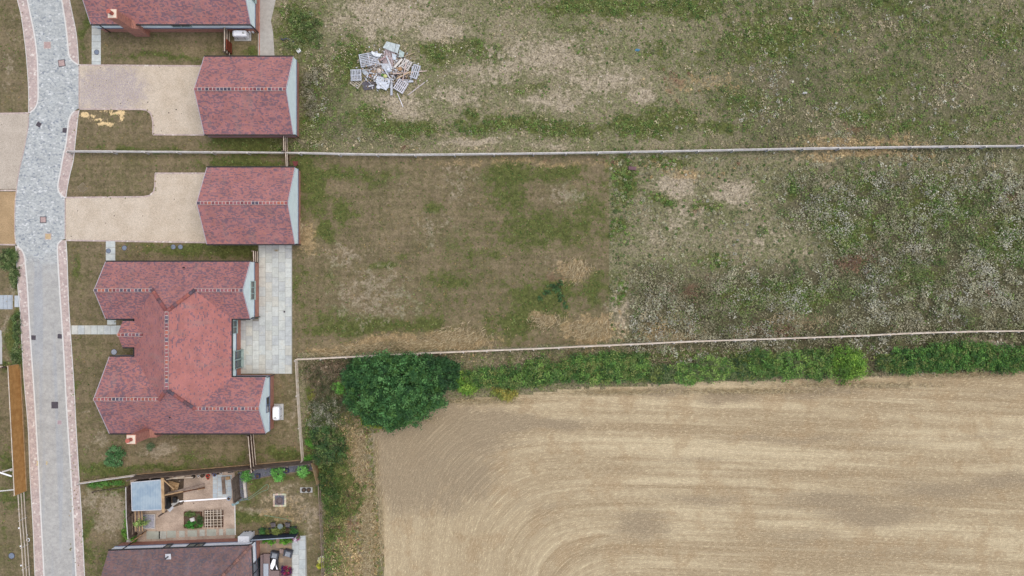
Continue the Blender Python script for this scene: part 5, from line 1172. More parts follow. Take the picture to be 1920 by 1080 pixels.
sheetpc([(455, 560), (560, 575), (625, 600), (600, 705), (560, 735), (470, 700), (430, 620)], .35, 'crumpled silver sheet at the bottom of the heap', C(204, 210, 218))
sheetpc([(520, 400), (620, 400), (640, 500), (560, 490), (510, 450)], .45, 'light grey crushed sheet at the middle of the heap', C(204, 208, 212))
sheetpc([(800, 350), (905, 385), (890, 420), (830, 400)], .3, 'thin pale board behind the right hand planks', C(202, 206, 208))
sheetpc([(785, 600), (905, 610), (915, 635), (800, 645)], .12, 'short pale board at the lower right of the heap', C(196, 200, 208))
sheetpc([(640, 270), (700, 290), (690, 355), (650, 350)], .45, 'pale blue grey offcut under the top boards', C(198, 208, 214))
sheetpc([(250, 650), (330, 610), (440, 640), (420, 720), (290, 740)], .06, 'dark plastic sheet at the lower left of the heap', C(96, 92, 98))
sheetpc([(660, 545), (720, 520), (800, 560), (860, 600), (760, 600)], .1, 'dark brown sheet under the planks on the heap', C(92, 78, 70))
def plank(p, q, label, wd=.1, c=C(206, 190, 172), z=.3, z2=None, grp='loose planks on the waste heap'):
    a, b = Wp(*P2(*p), z), Wp(*P2(*q), z if z2 is None else z2)
    mb = MB(); mb.beam(a, b, wd, .045, 0, c); m = mathutils.Vector(a).lerp(mathutils.Vector(b), .97); tag(mb.build('plank', M['rough']), label, 'plank', grp)
plank((635, 580), (635, 800), 'wide grey plank hanging off the bottom of the heap', .2, C(192, 196, 202))
plank((670, 450), (770, 340), 'wide cream plank sticking up at the heap centre', .18, C(222, 216, 206), .5)
plank((570, 300), (640, 470), 'pale plank running from the pinkish pallet to the centre', .14, C(206, 210, 214), .55)
plank((700, 590), (880, 500), 'tan plank crossing the right side of the heap', .1, C(206, 180, 148), .45)
plank((650, 530), (1082, 492), 'long pinkish plank pointing right from the heap', .07, C(212, 190, 178), .5, .2)
plank((745, 330), (930, 260), 'thin tan plank pointing up and right from the heap', .06, C(190, 170, 138), .35, .1)
plank((725, 440), (855, 355), 'pale plank above the small broken pallet', .1, C(212, 208, 200), .5)
plank((775, 620), (820, 385), 'pinkish upright plank across the right planks', .08, C(208, 186, 176), .55)
plank((840, 800), (1092, 610), 'long grey plank lying clear of the heap on its right', .1, C(188, 178, 172), .05)
plank((935, 620), (962, 695), 'short thin stick touching the separate long grey plank', .04, C(200, 180, 164), .06)
plank((710, 775), (782, 950), 'white batten lying below the heap', .08, C(226, 222, 222), .05)
plank((170, 92), (222, 150), 'lone pale stick in the grass above the heap', .04, C(206, 194, 170), .05)
plank((295, 578), (380, 668), 'thin grey pole at the left of the heap', .06, C(186, 188, 196), .2)
plank((345, 688), (410, 675), 'short white pipe at the lower left of the heap', .1, C(228, 232, 238), .2)
plank((490, 360), (560, 315), 'short reddish batten beside the bent white panel', .14, C(178, 150, 148), .6)
plank((505, 400), (590, 540), 'grey batten running down the middle of the heap', .12, C(196, 202, 208), .55)
plank((560, 500), (620, 590), 'pale batten beside the small green bag', .12, C(206, 210, 216), .5)
plank((480, 640), (570, 735), 'white strip at the bottom of the heap', .12, C(222, 226, 230), .45)
plank((415, 590), (450, 540), 'short white strip left of the green bag', .1, C(224, 226, 228), .4)
plank((800, 470), (900, 560), 'dark tan plank under the pinkish upright plank', .08, C(190, 164, 130), .3)
plank((900, 430), (880, 600), 'grey plank beside the narrow right hand pallet', .08, C(190, 194, 202), .35)
def lump(zx, zy, r, z, c, name, label, cat):
    x, y, _ = Wp(*P2(zx, zy), z); mb = MB(); n = 9
    rg = [[(x + r * k * random.uniform(.75, 1.15) * math.cos(6.283 * i / n), y + r * k * random.uniform(.75, 1.15) * math.sin(6.283 * i / n), z + h) for i in range(n)] for k, h in ((1, 0), (.85, r * .5), (.4, r * .8))]
    for A_, B_ in zip(rg[:-1], rg[1:]):
        for i in range(n): mb.face([A_[i], A_[(i + 1) % n], B_[(i + 1) % n], B_[i]], 0, c)
    mb.face(rg[-1], 0, c); mb.face(rg[0][::-1], 0, c); tag(mb.build(name, M['rough']), label, cat, 'bags and lumps on the waste heap')
lump(555, 560, .2, .5, C(206, 208, 140), 'rubbish_bag', 'small yellow bag at the middle of the heap', 'bag')
lump(520, 545, .12, .5, C(92, 140, 60), 'rubbish_bag', 'small green bag touching the yellow one', 'bag')
lump(475, 490, .26, .4, C(206, 192, 178), 'rubble_sack', 'cream rubble sack left of the heap centre', 'sack')
lump(600, 480, .24, .5, C(216, 222, 230), 'rubble_sack', 'white plastic sack at the heap centre', 'sack')
lump(470, 700, .22, .35, C(222, 226, 234), 'rubble_sack', 'white plastic sack at the bottom edge of the heap', 'sack')
lump(365, 565, .2, .1, C(152, 120, 92), 'rubble_sack', 'brown sack between the left pallets', 'sack')
lump(690, 545, .2, .3, C(60, 56, 58), 'rubble_sack', 'black sack under the long pinkish plank', 'sack')
lump(740, 470, .25, .3, C(190, 154, 116), 'cardboard_pile', 'tan crumpled cardboard under the planks', 'cardboard')
# dark debris bed below the heap
def scatter_bits(name, box, n, cols, s, zmax, cen):
    px = rng.normal(cen[0], box[0], n); py = rng.normal(cen[1], box[1], n)
    P = np.stack([(px - 960) / PPM, (540 - py) / PPM, rng.uniform(.03, zmax, n)], 1); V = leaf_quads(P, s, s * .4, 35); V[:, :, 2] = np.maximum(V[:, :, 2], .015)
    tag(quad_mesh(name, V, pal(cols, n, k=1.1), M['dry']), kind='stuff')
scatter_bits('waste_litter', (18, 14), 2600, [(198, 200, 206), (170, 160, 150), (120, 108, 98), (216, 218, 222), (80, 72, 70), (186, 160, 130)], .25, .42, (724, 128))

# ---------------------------------------------------------------- bottom garden
sheet('yard', [(244, 892), (440, 884), (441, 1006), (440, 1012), (244, 1018)], .014, M['yard'])
sheet('patio_bed', [(484, 1008), (574, 1004), (577, 1120), (480, 1120)], .012, M['joint'])
slabs('patio', 548, 1004.5, 573, 1110, 12.5, 18, cols=[C(196, 202, 198), C(188, 196, 196), C(204, 206, 200)])
slabs('patio', 487, 1010, 548, 1110, 15, 9, cols=[C(158, 138, 118), C(146, 128, 112), C(170, 148, 124), C(132, 118, 104)], z=.018)
slabs('patio', 399, 890, 436, 934, 9, 9, cols=[C(196, 204, 204), C(186, 196, 200), C(178, 190, 198)])
for a_, b_, y0, y1, c in ((275, 300, 996, 1011, 0), (298, 312, 996, 1010, 1), (313.5, 330, 995, 1008, 0), (336, 346.5, 995, 1007, 1), (352, 369.5, 994, 1006, 0), (374.5, 384, 993, 1005, 1), (388, 405.5, 992, 1004.5, 0), (411, 418.5, 992, 1003.5, 1), (424, 441, 991, 1003, 0)):
    p, q = Wp(a_, y1), Wp(b_, y0); mb = MB(); mb.box(p[0], q[0], p[1], q[1], 0, .04, 0, [C(176, 180, 168), C(186, 188, 178)][c]); o = mb.build('stepping_slab', M['slab']); tag(o, kind='structure')
sheet('slate_bed', [(446, 885), (590, 866), (592, 881), (530, 887), (472, 899), (462, 902), (465, 937), (449, 940)], .014, M['slate'])
mb = MB(); line([(472, 899), (530, 888), (592, 881)], .08, 0, .08, mb); tag(mb.build('bed_edging', M['darkboard']), kind='structure')
mb = MB(); line([(440.5, 943), (441.5, 1003)], .08, 0, .06, mb); tag(mb.build('garden_edging', M['kerb']), kind='structure')
# shed
def quadprism(mb, c4, z0, z1, mi=0): return mb.prism([c[:2] for c in c4], z0, z1, mi)
hs = 2.1; e = thing('shed', (*Wp(276, 930)[:2], 0), 'flat blue grey metal roofed shed in the bottom garden', 'shed')
ct = [Wp(246.5, 904.5, hs), Wp(302, 899.5, hs), Wp(303, 955.5, hs), Wp(248, 957.5, hs)]
mb = MB(); quadprism(mb, ct, hs, hs + .05)
mtl = T('ribbed_metal_roof', .45, .5); pu = mtl.sep(mtl.pos()); wv_ = mtl.m('SINE', mtl.m('MULTIPLY', pu[0], 42.0)); nn_ = mtl.noise(mtl.pos(), 1.2, 4)
mtl.done(mtl.scale(mtl.mix(mtl.ss(nn_, .35, .65), C(142, 164, 180), C(164, 182, 192)), mtl.ss(wv_, -1, 1, .94, 1.04)), wv_, .01, .5)
mb.build('roof', mtl.mat, e)
mb = MB()
for a_, b_ in zip(ct, ct[1:] + ct[:1]): mb.beam((a_[0], a_[1], hs), (b_[0], b_[1], hs), .06, .13)
mb.build('roof_trim', M['leadpale'], e)
inn = [tuple(.97 * c[k] + .03 * sum(q[k] for q in ct) / 4 for k in (0, 1)) for c in ct]
mb = MB(); mb.prism(inn, 0, hs - .05); mb.build('wall', M['darkboard'], e)
def timber(p, q, wd, ht, label, mat='timber', name='timber_beam', cat='beam', g=None):
    mb = MB(); mb.beam(p, q, wd, ht); tag(mb.build(name, M[mat]), label, cat, g)
board_fence([(252, 905), (253, 962), (256, 1000)], 1.85, 'dark board fence with top beam left of the metal shed', 'darkboard', cap='greytimber', side=-1, rails=None)
# open wood store to the right of the shed
ws = thing('wood_store', (*Wp(322, 925)[:2], 0), 'open timber frame store full of offcuts beside the metal shed', 'store')
def wb(px, py, h): return Wp(px, py, h)
mb = MB(); mb.beam(wb(304.5, 896, 2.2), wb(306.5, 961, 2.2), .26, .1); mb.beam(wb(306, 899, 2.15), wb(326, 917, 1.9), .1, .08); mb.beam(wb(306, 929, 2.15), wb(345, 921, 1.0), .1, .08)
mb.build('top_beam', M['timber'], ws)
for px, py in ((311, 899), (313, 958), (345, 897), (345, 940)):
    p = MB(); x, y, _ = Wp(px, py); p.obb(x, y, 0, .1, .1, 2.1 if px < 320 else 1.2, 3); p.build('post', M['darkboard'], ws)
mb = MB(); a_ = [Wp(313, 899)[:2], Wp(345, 898)[:2], Wp(343, 945)[:2], Wp(313, 955)[:2]]; mb.prism(a_, .0, .12); mb.build('floor', M['soil'], ws)
mb = MB()
for i in range(9): y_ = 902 + i * 2.0; mb.beam(wb(316 + i * .6, y_, .2 + .1 * (i % 3)), wb(336 - i * .5, y_ + 5, .3 + .08 * (i % 4)), .09, .06)
mb.build('stacked_offcuts', M['timber'], ws)
mb = MB(); mb.box(*[v for v in (Wp(314, 950)[0], Wp(322, 930)[0], Wp(314, 950)[1], Wp(322, 930)[1])], .1, .9); mb.box(Wp(328, 940)[0], Wp(334, 930)[0], Wp(328, 940)[1], Wp(334, 930)[1], .1, .6); mb.build('inner_shelf', M['black'], ws)
pl = 'long timbers leaning by the shed'
timber(Wp(306, 927.5, 1.3), Wp(383, 908, 1.0), .2, .08, 'upper one of two long brown timbers laid right of the shed', 'darkboard', 'long_timber', 'timber', pl)
timber(Wp(305, 930, 1.2), Wp(384, 914, .9), .12, .08, 'lower one of two long brown timbers laid right of the shed', 'brownboard', 'long_timber', 'timber', pl)
timber(Wp(370, 918, .2), Wp(384, 915, .2), .14, .06, 'short pale offcut under the end of the long timbers', 'timber', 'offcut', 'timber')
timber(Wp(312, 899, .9), Wp(346, 893, .9), .1, .06, 'upper white rail above the wood store', 'rail', 'white_rail', 'rail')
timber(Wp(324, 897, .8), Wp(362, 895, .8), .1, .06, 'lower white rail above the wood store', 'rail', 'white_rail', 'rail')
timber(Wp(418, 894, .15), Wp(420.5, 926, .15), .3, .07, 'weathered brown plank lying on the pale blue slabs', 'darkboard', 'plank', 'plank')
timber(Wp(337, 940, .1), Wp(430, 933.5, .1), .13, .1, 'white sleeper edging between shingle and slabs', 'white', 'sleeper', 'sleeper')
mb = MB(); mb.prism([Wp(322, 944)[:2], Wp(336, 935)[:2], Wp(338, 940)[:2], Wp(325, 949)[:2]], 0, .18); mb.prism([Wp(323, 945)[:2], Wp(335, 937)[:2], Wp(336, 939)[:2], Wp(325, 947)[:2]], .18, .21); tag(mb.build('ramp', M['concrete']), 'small grey ramp at the end of the white sleeper', 'ramp')
mb = MB(); mb.beam(Wp(316, 958, .05), Wp(324, 949, .05), .35, .06); mb.beam(Wp(317, 958, .12), Wp(324, 950, .12), .2, .03); tag(mb.build('doormat', M['leadpale']), 'pale slab at the foot of the wood store', 'slab')
def pot(px, py, r, h, mat, label, name='plant_pot', cat='pot', g=None, fill=True):
    x, y, _ = Wp(px, py, h); e = thing(name, (x, y, 0), label, cat, g)
    mb = MB(); mb.cyl((x, y, .02), (x, y, h), r * .8, r, 14, caps=False); mb.ring(x, y, h - .05, h, r * .82, r * 1.03, 14); mb.disc(x, y, .0, .03, r * .8, 14); mb.build('pot_body', mat, e)
    if fill: s_ = MB(); s_.disc(x, y, h * .6, h * .75, r * .84, 14); s_.build('soil_fill', M['soil'], e)
    return e
RD = plain('red_plastic', C(232, 60, 50), .5, .1); OG = plain('orange_plastic', C(226, 130, 100), .5, .1); BL = plain('blue_plastic_pot', C(90, 110, 170), .5, .1)
pot(389, 893, .17, .4, RD, 'bright red bucket by the garden fence', 'bucket', 'bucket', None)
pot(390, 897, .14, .12, OG, 'shallow orange dish below the red bucket', 'dish', 'dish')
pot(362, 894, .16, .3, M['black'], 'leftmost black pot by the garden fence', g='pots by the garden fence'); pot(379, 892, .18, .35, M['black'], 'large black pot just left of the red bucket', g='pots by the garden fence'); pot(371.5, 893, .1, .25, M['white'], 'white pot between two black pots by the fence', g='pots by the garden fence')
pot(402, 891, .14, .3, BL, 'blue pot right of the red bucket', g='pots by the garden fence'); pot(398, 888, .1, .3, plain('mauve_pot', C(150, 130, 160), .6), 'mauve pot behind the blue pot', g='pots by the garden fence'); pot(408, 888, .1, .25, M['darkiron'], 'grey pot right of the blue pot', g='pots by the garden fence'); pot(414.5, 887, .1, .25, M['white'], 'white pot at the right end by the garden fence', g='pots by the garden fence')
pot(428.5, 935, .18, .25, plain('pale_blue_bowl', C(180, 200, 226), .4), 'pale blue bowl on the white sleeper end', 'bowl', 'bowl', fill=True)
tr = [Wp(x_, y_, 1.2) for x_, y_ in ((422, 885), (432, 884), (432, 889), (422, 890))]
mb = MB(); mb.prism([q[:2] for q in tr], .0, .45); mb.prism([(q[0] * .8 + sum(k[0] for k in tr) / 4 * .2, q[1] * .8 + sum(k[1] for k in tr) / 4 * .2) for q in tr], .45, .5); tag(mb.build('storage_box', M['black']), 'black storage box against the garden fence', 'box')
mb = MB(); x, y, _ = Wp(428, 896); mb.obb(x, y, 0, .4, .3, .2, 10); mb.obb(x, y, .2, .3, .2, .05, 20); tag(mb.build('log', M['timber']), 'yellow cut log beside the brown plank', 'log')
board_fence([(447.5, 889), (451, 933)], 2.2, 'dark brown boarded divider between shingle yard and lawn', 'darkboard', cap='darkboard', side=-1, rails=None)
mb = MB(); line([(459, 899), (462, 932)], .22, 0, .3, mb); line([(458, 900), (461, 931)], .1, .3, .33, mb); tag(mb.build('sleeper_planter', M['greytimber']), 'grey sleeper edging right of the dark divider', 'planter')
mb = MB(); x, y, _ = Wp(440, 944); mb.prism([Wp(434, 945)[:2], Wp(446, 937)[:2], Wp(449, 943)[:2], Wp(437, 949)[:2]], 0, .1); mb.prism([Wp(437, 944.5)[:2], Wp(445, 939)[:2], Wp(447, 942)[:2], Wp(439, 947)[:2]], .1, .13); tag(mb.build('drain_tray', plain('mossy_blue', C(140, 164, 164), .8, .3)), 'mossy blue tray at the foot of the dark divider', 'tray')
for px, py, lb in ((483, 893, 'left blue cube planter in the slate bed'), (537, 883, 'right blue cube planter in the slate bed')):
    x, y, _ = Wp(px, py, .3); e = thing('cube_planter', (x, y, 0), lb, 'planter', 'blue cube planters'); m_ = plain('navy_glaze', C(52, 66, 108), .4)
    mb = MB()
    for dx, dy, lx_, ly_ in ((-.17, 0, .04, .38), (.17, 0, .04, .38), (0, .17, .3, .04), (0, -.17, .3, .04)): mb.obb(x + dx, y + dy, 0, lx_, ly_, .4)
    mb.build('planter_wall', m_, e); MB().obb(x, y, 0, .29, .29, .33).build('soil_fill', M['soil'], e)
# fire pit
x, y, _ = Wp(524.7, 937.3); e = thing('fire_pit', (x, y, 0), 'round metal fire bowl inside a square stone edging on the lawn', 'fire pit')
mb = MB()
for dx, dy, lx_, ly_ in ((-.53, 0, .16, 1.2), (.53, 0, .16, 1.2), (0, .53, .9, .16), (0, -.53, .9, .16)):
    n = 6
    for i in range(n):
        t = (i + .5) / n - .5
        mb.obb(x + dx + (0 if lx_ < ly_ else t * lx_), y + dy + (t * ly_ if lx_ < ly_ else 0), 0, lx_ if lx_ < ly_ else lx_ / n - .012, ly_ / n - .012 if lx_ < ly_ else ly_, .1, 0, 0, tuple(v * random.uniform(.85, 1.1) for v in C(208, 198, 172)))
mb.build('stone_edging', M['rough'], e); MB().obb(x, y, 0, .9, .9, .05).build('slate_infill', M['slate'], e)
mb = MB(); mb.ring(x, y - .05, .25, .3, .27, .36, 24); mb.cyl((x, y - .05, .06), (x, y - .05, .29), .15, .33, 24, caps=False); mb.disc(x, y - .05, .1, .12, .22, 20); mb.build('fire_bowl', plain('rusty_bowl', C(112, 98, 98), .5, .3), e)
# pots on slab
x, y, _ = Wp(574.5, 918.5); mb = MB(); mb.obb(x, y, 0, 1.15, .5, .06, 1); mb.obb(x, y, .06, 1.05, .42, .012, 1); tag(mb.build('stone_plinth', M['concrete']), 'pale concrete slab under two round black pots', 'slab')
pot(569.5, 919, .2, .35, M['black'], 'left of two round black pots on a pale slab', g='black pots on the pale slab', fill=True); pot(578.5, 919, .2, .35, M['black'], 'right of two round black pots on a pale slab', g='black pots on the pale slab')
# hoses
hz = plain('green_hose', C(132, 158, 128), .6, .1)
def hose(pts, label):
    Q = [(*Wp(*p)[:2], .06) for p in spline(pts, 5)]; tag(MB().tube(Q, .025, 5).build('garden_hose', hz), label, 'hose', 'green garden hoses')
hose([(447, 941), (468, 932), (485, 920), (496, 911), (501, 908), (504, 912), (501, 918), (492, 921), (480, 928), (465, 938)], 'looped green hose lying on the bottom lawn near the divider')
hose([(496, 966), (515, 969), (535, 973), (548, 977)], 'straight green hose on the lawn above the two chairs')
# raised beds
def bed(x0, y0, x1, y1, label):
    a_, b_ = Wp(x0, y1), Wp(x1, y0); e = thing('raised_bed', ((a_[0] + b_[0]) / 2, (a_[1] + b_[1]) / 2, 0), label, 'raised bed', 'raised garden beds')
    X0, Y0, X1, Y1 = a_[0], a_[1], b_[0], b_[1]; mb = MB()
    mb.box(X0, X1, Y0, Y0 + .06, 0, .3); mb.box(X0, X1, Y1 - .06, Y1, 0, .3); mb.box(X0, X0 + .06, Y0 + .06, Y1 - .06, 0, .3); mb.box(X1 - .06, X1, Y0 + .06, Y1 - .06, 0, .3); mb.build('frame', M['brownboard'], e)
    MB().box(X0 + .06, X1 - .06, Y0 + .06, Y1 - .06, 0, .24).build('soil', M['soil'], e)
bed(347, 959, 379, 989, 'raised bed with green plants and a white stone'); bed(384, 956, 419, 987, 'raised bed under the pinkish wooden trellis')
mb = MB(); lump_c = C(214, 210, 206)
x, y, _ = Wp(361, 974, .3); mb.obb(x, y, .24, .4, .34, .16, 20, 0, lump_c); mb.obb(x, y, .4, .28, .22, .05, 30, 0, lump_c); tag(mb.build('white_stone', M['rough']), 'white stone block in the planted raised bed', 'stone')
plant('border_plant', [(361, 985, 14, 6, .6)], 'bright green row of plants in the lower part of the raised bed', 'plant', [(72, 142, 56), (58, 118, 46)], .11, 400, 'plants in the raised bed', trunk=False, cl=.13)
plant('border_plant', [(356, 964, 12, 4, .55)], 'pale green plants in the upper part of the raised bed', 'plant', [(112, 134, 76), (88, 108, 60)], .11, 400, 'plants in the raised bed', cl=.12)
plant('border_plant', [(374, 976, 5, 8, .6)], 'dark green plant at the right end of the raised bed', 'plant', [(66, 84, 50), (84, 100, 60)], .11, 500, 'plants in the raised bed', cl=.14)
e = thing('trellis', (*Wp(400, 971)[:2], .35), 'pinkish wooden lattice trellis laid over the raised bed', 'trellis')
mb = MB()
for i, xx in enumerate((384.5, 389, 394.5, 400, 407, 414)): mb.beam(Wp(xx, 956.5 - i * .3, .42), Wp(xx + .8 - (.5 if i < 2 else 0), 990 + (i % 2), .42), .055, .02)
mb.build('upright_slats', M['rail'], e); mb = MB()
for yy in (958.5, 962.5, 967.5, 974.5, 979, 984.5): mb.beam(Wp(383.5, yy + .3, .45), Wp(417 if yy != 967.5 else 420, yy - .6, .45), .05, .02)
mb.build('cross_slats', M['rail'], e)
# pebble tray, gate, lattice
a_, b_ = Wp(268, 991), Wp(292, 963); e = thing('pebble_tray', ((a_[0] + b_[0]) / 2, (a_[1] + b_[1]) / 2, 0), 'square pebble filled tray with pale border beside the lattice', 'tray')
X0, Y0, X1, Y1 = a_[0], a_[1], b_[0], b_[1]; mb = MB(); mb.box(X0, X1, Y0, Y0 + .07, 0, .15); mb.box(X0, X1, Y1 - .07, Y1, 0, .15); mb.box(X0, X0 + .07, Y0 + .07, Y1 - .07, 0, .15); mb.box(X1 - .07, X1, Y0 + .07, Y1 - .07, 0, .15); mb.build('border', M['greytimber'], e)
MB().box(X0 + .07, X1 - .07, Y0 + .07, Y1 - .07, 0, .11).build('pebbles', plain('pale_pebbles', C(168, 168, 178), .9, .5, 10), e)
e = thing('lattice_screen', (*Wp(262, 975)[:2], 0), 'dark timber lattice with pale bars south of the metal shed', 'screen')
mb = MB(); mb.prism([Wp(250, 958, 1.2)[:2], Wp(266, 957, 1.2)[:2], Wp(267, 996, 1.2)[:2], Wp(252, 997, 1.2)[:2]], 1.1, 1.16); mb.prism([Wp(256, 958)[:2], Wp(257.5, 958)[:2], Wp(258, 996)[:2], Wp(256.5, 996)[:2]], 0, 1.1); mb.build('dark_panel', M['darkboard'], e)
mb = MB()
for xx in (253.5, 260.5, 266): mb.beam(Wp(xx, 957, 1.4), Wp(xx + 1.5, 996, 1.4), .07, .06)
mb.build('bars', M['timber'], e)
e = thing('garden_gate', (*Wp(262, 998)[:2], 0), 'dark brown ledged gate beside the white boarded house', 'gate')
p0, p1 = Wp(258, 1008), Wp(276, 994); d_ = mathutils.Vector((p1[0] - p0[0], p1[1] - p0[1], 0)); mb = MB(); n = 7
for i in range(n):
    q = mathutils.Vector(p0) + d_ * (i + .5) / n; mb.obb(q.x, q.y, .06, d_.length / n * .95, .04, 1.75, math.degrees(math.atan2(d_.y, d_.x)))
mb.build('gate_boards', M['brownboard'], e)
mb = MB(); nrm_ = mathutils.Vector((d_.y, -d_.x, 0)).normalized() * .05
A0 = mathutils.Vector(p0) + nrm_; A1 = mathutils.Vector(p1) + nrm_
for za, zb in ((.3, .3), (1.5, 1.5), (.3, 1.5)): mb.beam(A0 + mathutils.Vector((0, 0, za)), A1 + mathutils.Vector((0, 0, zb)), .05, .08)
mb.build('brace', M['timber'], e)
MB().obb(*Wp(243.5, 1007)[:2], 0, .7, 1.2, .5, -5).build if False else None
x, y, _ = Wp(243.5, 1006); mb = MB(); mb.obb(x, y, 0, .55, 1.1, .05, -3); mb.obb(x, y, .05, .45, .9, .02, -3); tag(mb.build('stone_step', M['concrete']), 'pale stone step outside the dark brown gate', 'step')
# white boiler cabinet by the south house
cb = [Wp(455, 990.5), Wp(476, 991.5), Wp(477, 1001), Wp(456, 1001)]
e = thing('boiler_cabinet', (cb[0][0], cb[0][1], 0), 'white upright boiler cabinet against the bottom house wall', 'cabinet')
mb = MB(); X0, X1 = -25.05, -24.1; Y1, Y0 = -22.75, -23.3
mb.box(X0, X1, Y0, Y1, .1, 2.0); mb.build('case', M['white'], e)
mb = MB(); mb.prism([(X0 - .03, Y0 - .02), (X1 + .03, Y0 - .02), (X1 + .03, Y1 + .04), (X0 - .03, Y1 + .04)], 2.0, 2.05); mb.build('lid', M['leadpale'], e)
for xx in (X0 + .15, X0 + .38, X1 - .15):
    mb = MB(); mb.box(xx - .07, xx + .07, Y1 + .001, Y1 + .03, .15, .4); mb.build('vent', M['black'], e)
# dark planter fence
e = thing('slatted_screen', (*Wp(520, 1001)[:2], 0), 'dark blue grey slatted screen between lawn and bottom patio', 'screen')
DB = plain('anthracite_paint', C(62, 70, 84), .6, .15); s0, s1 = Wp(480, 1003), Wp(559, 998)
mb = MB()
for i in range(10): z_ = .1 + i * .165; mb.beam((s0[0], s0[1], z_), (s1[0], s1[1], z_), .03, .15)
mb.build('slats', DB, e)
mb = MB(); mb.beam((s0[0], s0[1], 1.78), (s1[0], s1[1], 1.78), .08, .05); mb.build('top_rail', plain('pale_cap', C(150, 160, 172), .6), e)
for t in (0, .5, 1):
    mb = MB(); mb.obb(s0[0] + (s1[0] - s0[0]) * t, s0[1] + (s1[1] - s0[1]) * t - .06, 0, .09, .09, 1.78); mb.build('post', DB, e)
e2 = thing('trough_planter', (*Wp(528, 994)[:2], 0), 'long dark trough of mixed plants along the slatted screen', 'planter')
t0, t1 = Wp(486, 997), Wp(557, 992.5)
mb = MB(); mb.beam((t0[0], t0[1] + .3, .22), (t1[0], t1[1] + .3, .22), .04, .44); mb.beam((t0[0], t0[1], .22), (t1[0], t1[1], .22), .04, .44); mb.build('trough_side', DB, e2)
mb = MB(); mb.beam((t0[0], t0[1] + .15, .18), (t1[0], t1[1] + .15, .18), .26, .36); mb.build('soil_fill', M['soil'], e2)
for px, py, rx, cc, lb in ((492, 997, 6, 0, 'green plant at the left end of the long trough'), (503, 997, 5, 1, 'olive plant second from the left in the trough'), (517, 997, 7, 2, 'pale yellow green plant in the middle of the trough'), (530, 994, 5, 1, 'olive plant right of the pale plant in the trough'), (539, 995, 4, 3, 'reddish plant in the trough'), (549, 996, 7, 0, 'green plant at the right end of the trough')):
    plant('trough_plant', [(px, py, rx, rx * .8, .95)], lb, 'plant', [[(70, 112, 58), (56, 92, 48)], [(104, 112, 58), (84, 92, 50)], [(146, 158, 88), (118, 130, 68)], [(104, 70, 60), (88, 84, 56)]][cc], .1, 700, 'plants in the long trough', cl=.16)
# seats
def rattan_chair(px, py, ang, label):
    x, y, _ = Wp(px, py, .4); e = thing('armchair', (x, y, 0), label, 'armchair', 'grey garden armchairs'); ca, sa = math.cos(R(ang)), math.sin(R(ang))
    def o(mb, u, v, z, lx_, ly_, lz_, mi=0): return mb.obb(x + u * ca - v * sa, y + u * sa + v * ca, z, lx_, ly_, lz_, ang, mi)
    GR = M['slateframe']
    o(MB(), 0, 0, .15, .62, .6, .2).build('seat_base', GR, e)
    o(MB(), 0, -.03, .35, .48, .48, .12).build('seat_cushion', plain('grey_cushion', C(150, 156, 164), .9), e)
    o(MB(), 0, .33, .15, .74, .1, .65).build('backrest', GR, e)
    for s_ in (-1, 1): o(MB(), s_ * .33, -.0, .1, .09, .6, .48).build('armrest', GR, e)
    for s_ in (-1, 1):
        for t_ in (-1, 1): o(MB(), s_ * .3, t_ * .26, 0, .06, .06, .15).build('leg', GR, e)
rattan_chair(515, 1041, -14, 'grey cushioned armchair beside the corner sofa'); rattan_chair(540, 1038, -16, 'grey cushioned armchair at the right side of the bottom patio')
def bistro(px, py, ang, label):
    x, y, _ = Wp(px, py, .4); e = thing('garden_chair', (x, y, 0), label, 'chair', 'dark chairs on the lawn'); DG_ = plain('brown_grey_weave', C(104, 98, 100), .8)
    MB().obb(x, y, .4, .42, .42, .05, ang).build('seat', DG_, e)
    ca, sa = math.cos(R(ang)), math.sin(R(ang)); MB().obb(x - sa * .22, y + ca * .22, .45, .42, .04, .42, ang).build('backrest', DG_, e)
    for u, v in ((-.18, -.18), (.18, -.18), (-.18, .18), (.18, .18)): MB().obb(x + u * ca - v * sa, y + u * sa + v * ca, 0, .04, .04, .4, ang).build('leg', M['black'], e)
bistro(512.5, 984, 10, 'dark chair left of the small round table on the lawn'); bistro(539.5, 984, -4, 'dark chair right of the small round table on the lawn')
x, y, _ = Wp(525.5, 987, .6); e = thing('round_table', (x, y, 0), 'small round blue grey table between two dark chairs', 'table'); MB().disc(x, y, .62, .65, .26, 20).build('table_top', plain('mottled_top', C(118, 132, 130), .5, .3, 12), e)
MB().cyl((x, y, .03), (x, y, .62), .03, n=8).build('pedestal', M['black'], e); MB().disc(x, y, 0, .03, .18, 16).build('foot', M['black'], e)
x, y, _ = Wp(528, 1033.5, .3); e = thing('footstool', (x, y, 0), 'small brown footstool between the two armchairs', 'stool'); MB().obb(x, y, .28, .38, .38, .08, -5).build('cushion', plain('taupe_cushion', C(150, 130, 124), .9), e); MB().obb(x, y, .0, .34, .34, .28, -5).build('base', M['slateframe'], e)
TP = plain('taupe_weave', C(136, 118, 116), .9, .2, 14); GC = plain('pale_grey_cushion', C(182, 190, 200), .9, .1)
e = thing('corner_sofa', (*Wp(497, 1065)[:2], 0), 'taupe corner sofa with a pale grey cushion beside the house wall', 'sofa')
p_, q_ = Wp(489, 1110, .6), Wp(507, 1040, .6); MB().box(p_[0], q_[0], p_[1], q_[1], .05, .4).build('sofa_base', TP, e)
MB().box(p_[0], p_[0] + .2, p_[1], q_[1], .4, .75).build('backrest', TP, e)
a1, b1 = Wp(494, 1110, .5), Wp(503, 1057, .5); MB().box(a1[0], b1[0], a1[1], b1[1], .4, .52).build('seat_cushion', GC, e)
